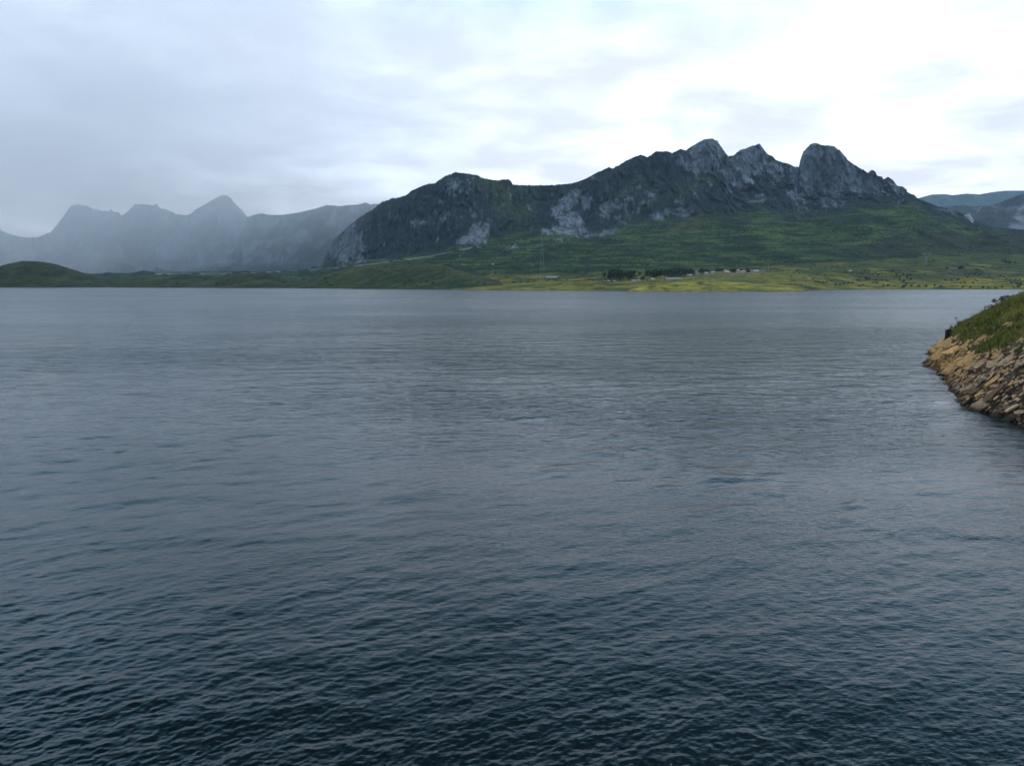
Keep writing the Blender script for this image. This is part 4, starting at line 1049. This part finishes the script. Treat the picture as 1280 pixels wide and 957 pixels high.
# low stone wall below the houses
x0_, y0_, z0_ = ground(914, 342.2); x1_, y1_, z1_ = ground(940, 341.2)
bm = bmesh.new(); pr_ = None; rr = random.Random(8)
for i in range(15):
    u = i / 14; x, y, z = ground(913 + 27 * u, 342.3 - .9 * u)
    hh = 1.5 + rr.uniform(-.25, .25)
    ring = [bm.verts.new((x, y - .35, z - 1)), bm.verts.new((x, y + .35, z - 1)), bm.verts.new((x, y + .3, z + hh)), bm.verts.new((x, y - .3, z + hh))]
    if pr_:
        for k in range(4): bm.faces.new((pr_[k], pr_[(k + 1) % 4], ring[(k + 1) % 4], ring[k]))
    else: bm.faces.new(ring)
    pr_ = ring
bm.faces.new(pr_[::-1]); bmesh.ops.recalc_face_normals(bm, faces=bm.faces)
me = bpy.data.meshes.new('stone_wall'); bm.to_mesh(me)
tag(link('stone_wall', me, M_w_stone), 'low pale stone wall along the field below the hamlet houses', 'wall')

# vans parked by the clump of trees
M_paint = plain_mat('white_paint', (.50, .50, .50), .35, .5, .05, 1.)
M_tyre = plain_mat('tyre_rubber', (.02, .02, .02), .9, .2, .1, 3.)
def van(px_, py_, label, rz, s=1.0):
    x, y, z = ground(px_, py_)
    t = empty('van', (x, y, z + .02), rz); t.scale = (s, s, s); tag(t, label, 'van', 'white vans parked across the lake')
    bm = bmesh.new()
    prof = [(-2.7, .4), (2.5, .4), (2.75, .75), (2.7, 1.25), (1.95, 1.5), (1.3, 2.35), (.9, 2.5), (-2.6, 2.5), (-2.75, 2.3)]
    L_ = [[bm.verts.new((a, sy * (.98 - (.08 if zz > 2.2 else 0)), zz)) for a, zz in prof] for sy in (-1, 1)]
    n = len(prof)
    for k in range(n): bm.faces.new((L_[0][k], L_[0][(k + 1) % n], L_[1][(k + 1) % n], L_[1][k]))
    bm.faces.new(L_[0][::-1]); bm.faces.new(L_[1]); bmesh.ops.recalc_face_normals(bm, faces=bm.faces)
    me = bpy.data.meshes.new('body'); bm.to_mesh(me); link('body', me, M_paint, t)
    boxes('window', [(.75, -1.0, 1.5, 1.45, -.94, 2.1)], M_glass, t); boxes('window', [(.75, .94, 1.5, 1.45, 1.0, 2.1)], M_glass, t)
    for wx_ in (-1.7, 1.75):
        for sy in (-1, 1):
            link('wheel', tube_mesh('wheel', [[(wx_, sy * .98, .36, .36), (wx_, sy * .74, .36, .36)]], M_tyre, 10), None, t)
van(791.6, 351.4, 'left one of three white vans parked in a row', .1, 1.15)
van(795.2, 351.6, 'middle one of three white vans parked in a row', -.05, 1.0)
van(799, 351.5, 'right one of three white vans parked in a row', .1, 1.2)
van(761, 351.8, 'white van parked under the left end of the tree clump', .2, 1.0)
van(768.6, 351.9, 'white van parked in the shade under the biggest tree', 0, .9)
van(816.5, 349.6, 'long white van parked in front of the left end of the grove', 0, 1.45)

# pale boulders on the meadow, and the rock stub on the skyline
M_boul = plain_mat('boulder', (.42, .41, .38), .9, .15, .25, .3)
for (a, b, w_) in [(1128, 345.8, 2.6), (1131, 346.6, 3), (1127, 348.2, 3.4), (1131.6, 348.8, 3), (1136, 345.9, 4), (1138, 348.4, 2.4), (1190, 335.9, 1.4), (1187, 339.7, 3), (1226, 345.7, 2.4), (686, 289, 1.8), (681, 288, 1.8), (674.5, 288.4, 1.8), (699, 298, 1.8), (1274, 354.5, 2.6), (714, 304.5, 1.6), (633, 309, 1.8), (640, 307, 1.6), (646, 311, 1.6), (1108, 344.4, 4), (1047, 316.8, 2)]:
    x, y, z = ground(a, b); s1 = w_ / F * y
    o = bpy.data.objects.new('boulder', rock_meshes[(1, int(a) % 8)].copy()); o.data.materials.clear(); o.data.materials.append(M_boul); COL.objects.link(o)
    o.location = (x, y, z + s1 * .12); o.scale = (s1, s1, s1 * 1.2); o.rotation_euler = (0, 0, a)
    up_ = b < 320
    tag(o, 'pale boulder lying loose on the green slope under the cliffs' if up_ else 'pale boulder among the bushes of the right-hand meadow', 'boulder', 'boulders under the cliffs' if up_ else 'boulders on the right meadow')
x, y, z = ground(1210, 279, [layA])
r = random.Random(2); bm = bmesh.new()
bmesh.ops.create_icosphere(bm, subdivisions=4, radius=1)
sx_ = 15 / F * y; 
for v in bm.verts:
    c = v.co.copy()
    prof_ = 1 - .25 * max(0, c.z)
    n_ = float(fbm(np.array([c.x * 2.2 + 5]), np.array([c.y * 2.2 + c.z * 1.1]), 4, 701)[0])
    v.co = Vector((c.x * sx_ * .5 * prof_ * (1 + .35 * n_), c.y * sx_ * .45 * prof_ * (1 + .35 * n_), (c.z * sx_ * .62 + (c.x * .10 * sx_)) * (1 + .25 * n_)))
me = bpy.data.meshes.new('rock_outcrop'); bm.to_mesh(me)
oc = link('rock_outcrop', me, plain_mat('outcrop_rock', (.36, .36, .38), .9, .15, .4, .05)); oc.location = (x, y + 10, z + sx_ * .1)
tag(oc, 'pale rounded rock stub standing on the green shoulder at the right', 'rock')

# ------------------------------------------------------------------ lattice towers, poles
M_steel = plain_mat('galvanised_steel', (.20, .23, .22), .6, .4, .1, .5, .0)
def beam_mesh(name, segs, r0):
    return tube_mesh(name, [[(*a, r0), (*b, r0)] for a, b in segs], M_steel, 4)
def lattice_tower():
    x, y, z = ground(677.5, 353.0, [layJ, layA]); H_ = 66 / F * y
    t = empty('lattice_tower', (x, y, z)); tag(t, 'tall slender lattice power tower standing on the shore knoll in front of the mountain', 'pylon')
    segs, n = [], 14
    wdt = lambda u: (3.0 * (1 - u) ** 1.2 + .8)
    for sx in (-1, 1):
        for sy in (-1, 1):
            pts = [(sx * wdt(i / n), sy * wdt(i / n), H_ * i / n) for i in range(n + 1)]
            link('leg', tube_mesh('leg', [[(*p, .085) for p in pts]], M_steel, 4), None, t)
    for i in range(n):
        u0, u1 = i / n, (i + 1) / n; w0, w1 = wdt(u0), wdt(u1); z0, z1 = H_ * u0, H_ * u1
        for s1 in (-1, 1):
            segs += [((-w0, s1 * w0, z0), (w1, s1 * w1, z1)), ((w0, s1 * w0, z0), (-w1, s1 * w1, z1)), ((s1 * w0, -w0, z0), (s1 * w1, w1, z1)), ((s1 * w0, w0, z0), (s1 * w1, -w1, z1))]
    link('bracing', beam_mesh('bracing', segs, .035), None, t)
    for k, zz in enumerate((.80, .88, .96)):
        L_ = 4.2 - .6 * k; w0 = wdt(zz)
        link('crossarm', beam_mesh('crossarm', [((-L_, 0, H_ * zz), (L_, 0, H_ * zz)), ((-L_, 0, H_ * zz), (-w0, 0, H_ * (zz + .03))), ((L_, 0, H_ * zz), (w0, 0, H_ * (zz + .03))), ((-w0, 0, H_ * (zz + .03)), (w0, 0, H_ * (zz + .03)))], .09), None, t)
lattice_tower()
def y_pylon(px_, base, hpx, wpx, label):
    x, y, z = ground(px_, base); H_ = hpx / F * y; Wd = wpx / F * y / 2
    t = empty('pylon', (x, y, z)); tag(t, label, 'pylon')
    for s1 in (-1, 1):
        for s2 in (-1, 1):
            link('leg', tube_mesh('leg', [[(s1 * 2.2, s2 * 1.6, -1, .3), (s1 * .8, s2 * .7, H_ * .5, .3), (s1 * Wd * .62, s2 * .5, H_ * .98, .28)]], M_steel, 4), None, t)
    sg = [((-Wd, 0, H_), (Wd, 0, H_)), ((-Wd, 0, H_), (-Wd * .62, 0, H_ * .94)), ((Wd, 0, H_), (Wd * .62, 0, H_ * .94)), ((-Wd * .6, 0, H_ * .96), (Wd * .6, 0, H_ * .96))]
    link('crossarm', beam_mesh('crossarm', sg, .4), None, t)
    br = []
    for i in range(4):
        z0, z1 = H_ * .5 * i / 4, H_ * .5 * (i + 1) / 4; w0, w1 = 2.2 - 1.4 * i / 4, 2.2 - 1.4 * (i + 1) / 4
        br += [((-w0, -1.2, z0), (w1, -1.1, z1)), ((w0, -1.2, z0), (-w1, -1.1, z1))]
    link('bracing', beam_mesh('bracing', br, .14), None, t)
y_pylon(1157.5, 328.6, 12, 14, 'Y shaped power pylon with wide crossarm before the dark heather slope')
def pole(px_, base, hpx, label):
    x, y, z = ground(px_, base); H_ = hpx / F * y
    t = empty('utility_pole', (x, y, z)); tag(t, label, 'pole')
    link('shaft', tube_mesh('shaft', [[(0, 0, -1, .38), (0, 0, H_, .26)]], M_w_stone, 6), None, t)
    link('crossarm', boxes('crossarm', [(-1.6, -.12, H_ - 1.2, 1.6, .12, H_ - .9)], M_w_stone).data, None, t) if False else boxes('crossarm', [(-1.4, -.12, H_ - 1.3, 1.4, .12, H_ - 1.0)], M_w_stone, t)
pole(960.5, 339.6, 8.2, 'pale pole standing at the right end of the hamlet')
pole(920.6, 339.6, 9.6, 'thin pole rising behind the middle of the hamlet')
# ------------------------------------------------------------------ track that climbs across the foothill
pts_ = curve([(190, 342.0), (240, 342.2), (300, 341.6), (340, 340.0), (400, 336.6), (447, 332.4), (490, 326.6), (540, 320.2), (590, 309.6), (625, 301), (655, 294)])
Vr = []
for p_ in np.arange(192, 600, 3.):
    x, y, z = layA.surf(p_, float(pts_(p_)))
    Vr.append((x, y, z))
Vr = np.array(Vr)
for _ in range(6): Vr[1:-1] = .25 * Vr[:-2] + .5 * Vr[1:-1] + .25 * Vr[2:]
tan_ = np.gradient(Vr, axis=0); nrm_ = np.stack([-tan_[:, 1], tan_[:, 0], 0 * tan_[:, 0]], -1); nrm_ /= np.linalg.norm(nrm_, axis=1)[:, None]
nrm_ *= np.sign(nrm_[:, 1:2] + 1e-9)
nrm_ *= np.linspace(1.15, .45, len(nrm_))[:, None]
w_ = 3.0
rowsR = np.stack([Vr - nrm_ * (w_ + 3) + (0, 0, -4.0), Vr - nrm_ * w_ + (0, 0, 2.4), Vr + nrm_ * w_ + (0, 0, 2.6), Vr + nrm_ * (w_ + 3) + (0, 0, -4)])
ro = link('road', np_mesh('road', rowsR.reshape(-1, 3), grid_faces(4, len(Vr)), False), plain_mat('pale_gravel', (.23, .23, .20), .95, .1, .25, .05)); tag(ro, kind='structure')

# ------------------------------------------------------------------ air
def vol_mat(name, dens, col, aniso=0.0):
    m, t, b = new_mat(name); t.nodes.remove(b)
    v = N(t, 'ShaderNodeVolumePrincipled'); v.inputs['Density'].default_value = dens; v.inputs['Color'].default_value = (*col, 1)
    v.inputs['Anisotropy'].default_value = aniso
    t.links.new(v.outputs[0], t.nodes['Material Output'].inputs['Volume'])
    return m
hz = boxes('haze', [(-9500, -700, -9, 9500, 11200, 2600)], vol_mat('haze_air', 3.0e-5, (.56, .78, 1.0), .4))
tag(hz, kind='stuff', label='thin bluish air over the whole lake and its mountains', cat='haze')
bm = bmesh.new(); bmesh.ops.create_icosphere(bm, subdivisions=4, radius=1)
me = bpy.data.meshes.new('rain_mist'); bm.to_mesh(me)
for p in me.polygons: p.use_smooth = True
M_mist = vol_mat('rain_mist_air', 7.5e-4, (.96, .975, 1.0), .8)
t = M_mist.node_tree; v = [n for n in t.nodes if n.type == 'PRINCIPLED_VOLUME'][0]
tco = N(t, 'ShaderNodeTexCoord'); ln = N(t, 'ShaderNodeVectorMath', operation='LENGTH'); t.links.new(tco.outputs['Object'], ln.inputs[0])
e = math_node(t, 'SUBTRACT', 1.0, math_node(t, 'MULTIPLY', ln.outputs['Value'], ln.outputs['Value']), clamp=True)
t.links.new(math_node(t, 'MULTIPLY', math_node(t, 'MULTIPLY', e, e), 0.85e-3), v.inputs['Density'])
ms = link('rain_mist', me, M_mist)
ms.location = (-2600, 4350, 780); ms.scale = (3400, 2200, 1230)
tag(ms, 'bank of pale rain mist hanging over the left mountains', 'mist', kind='stuff')
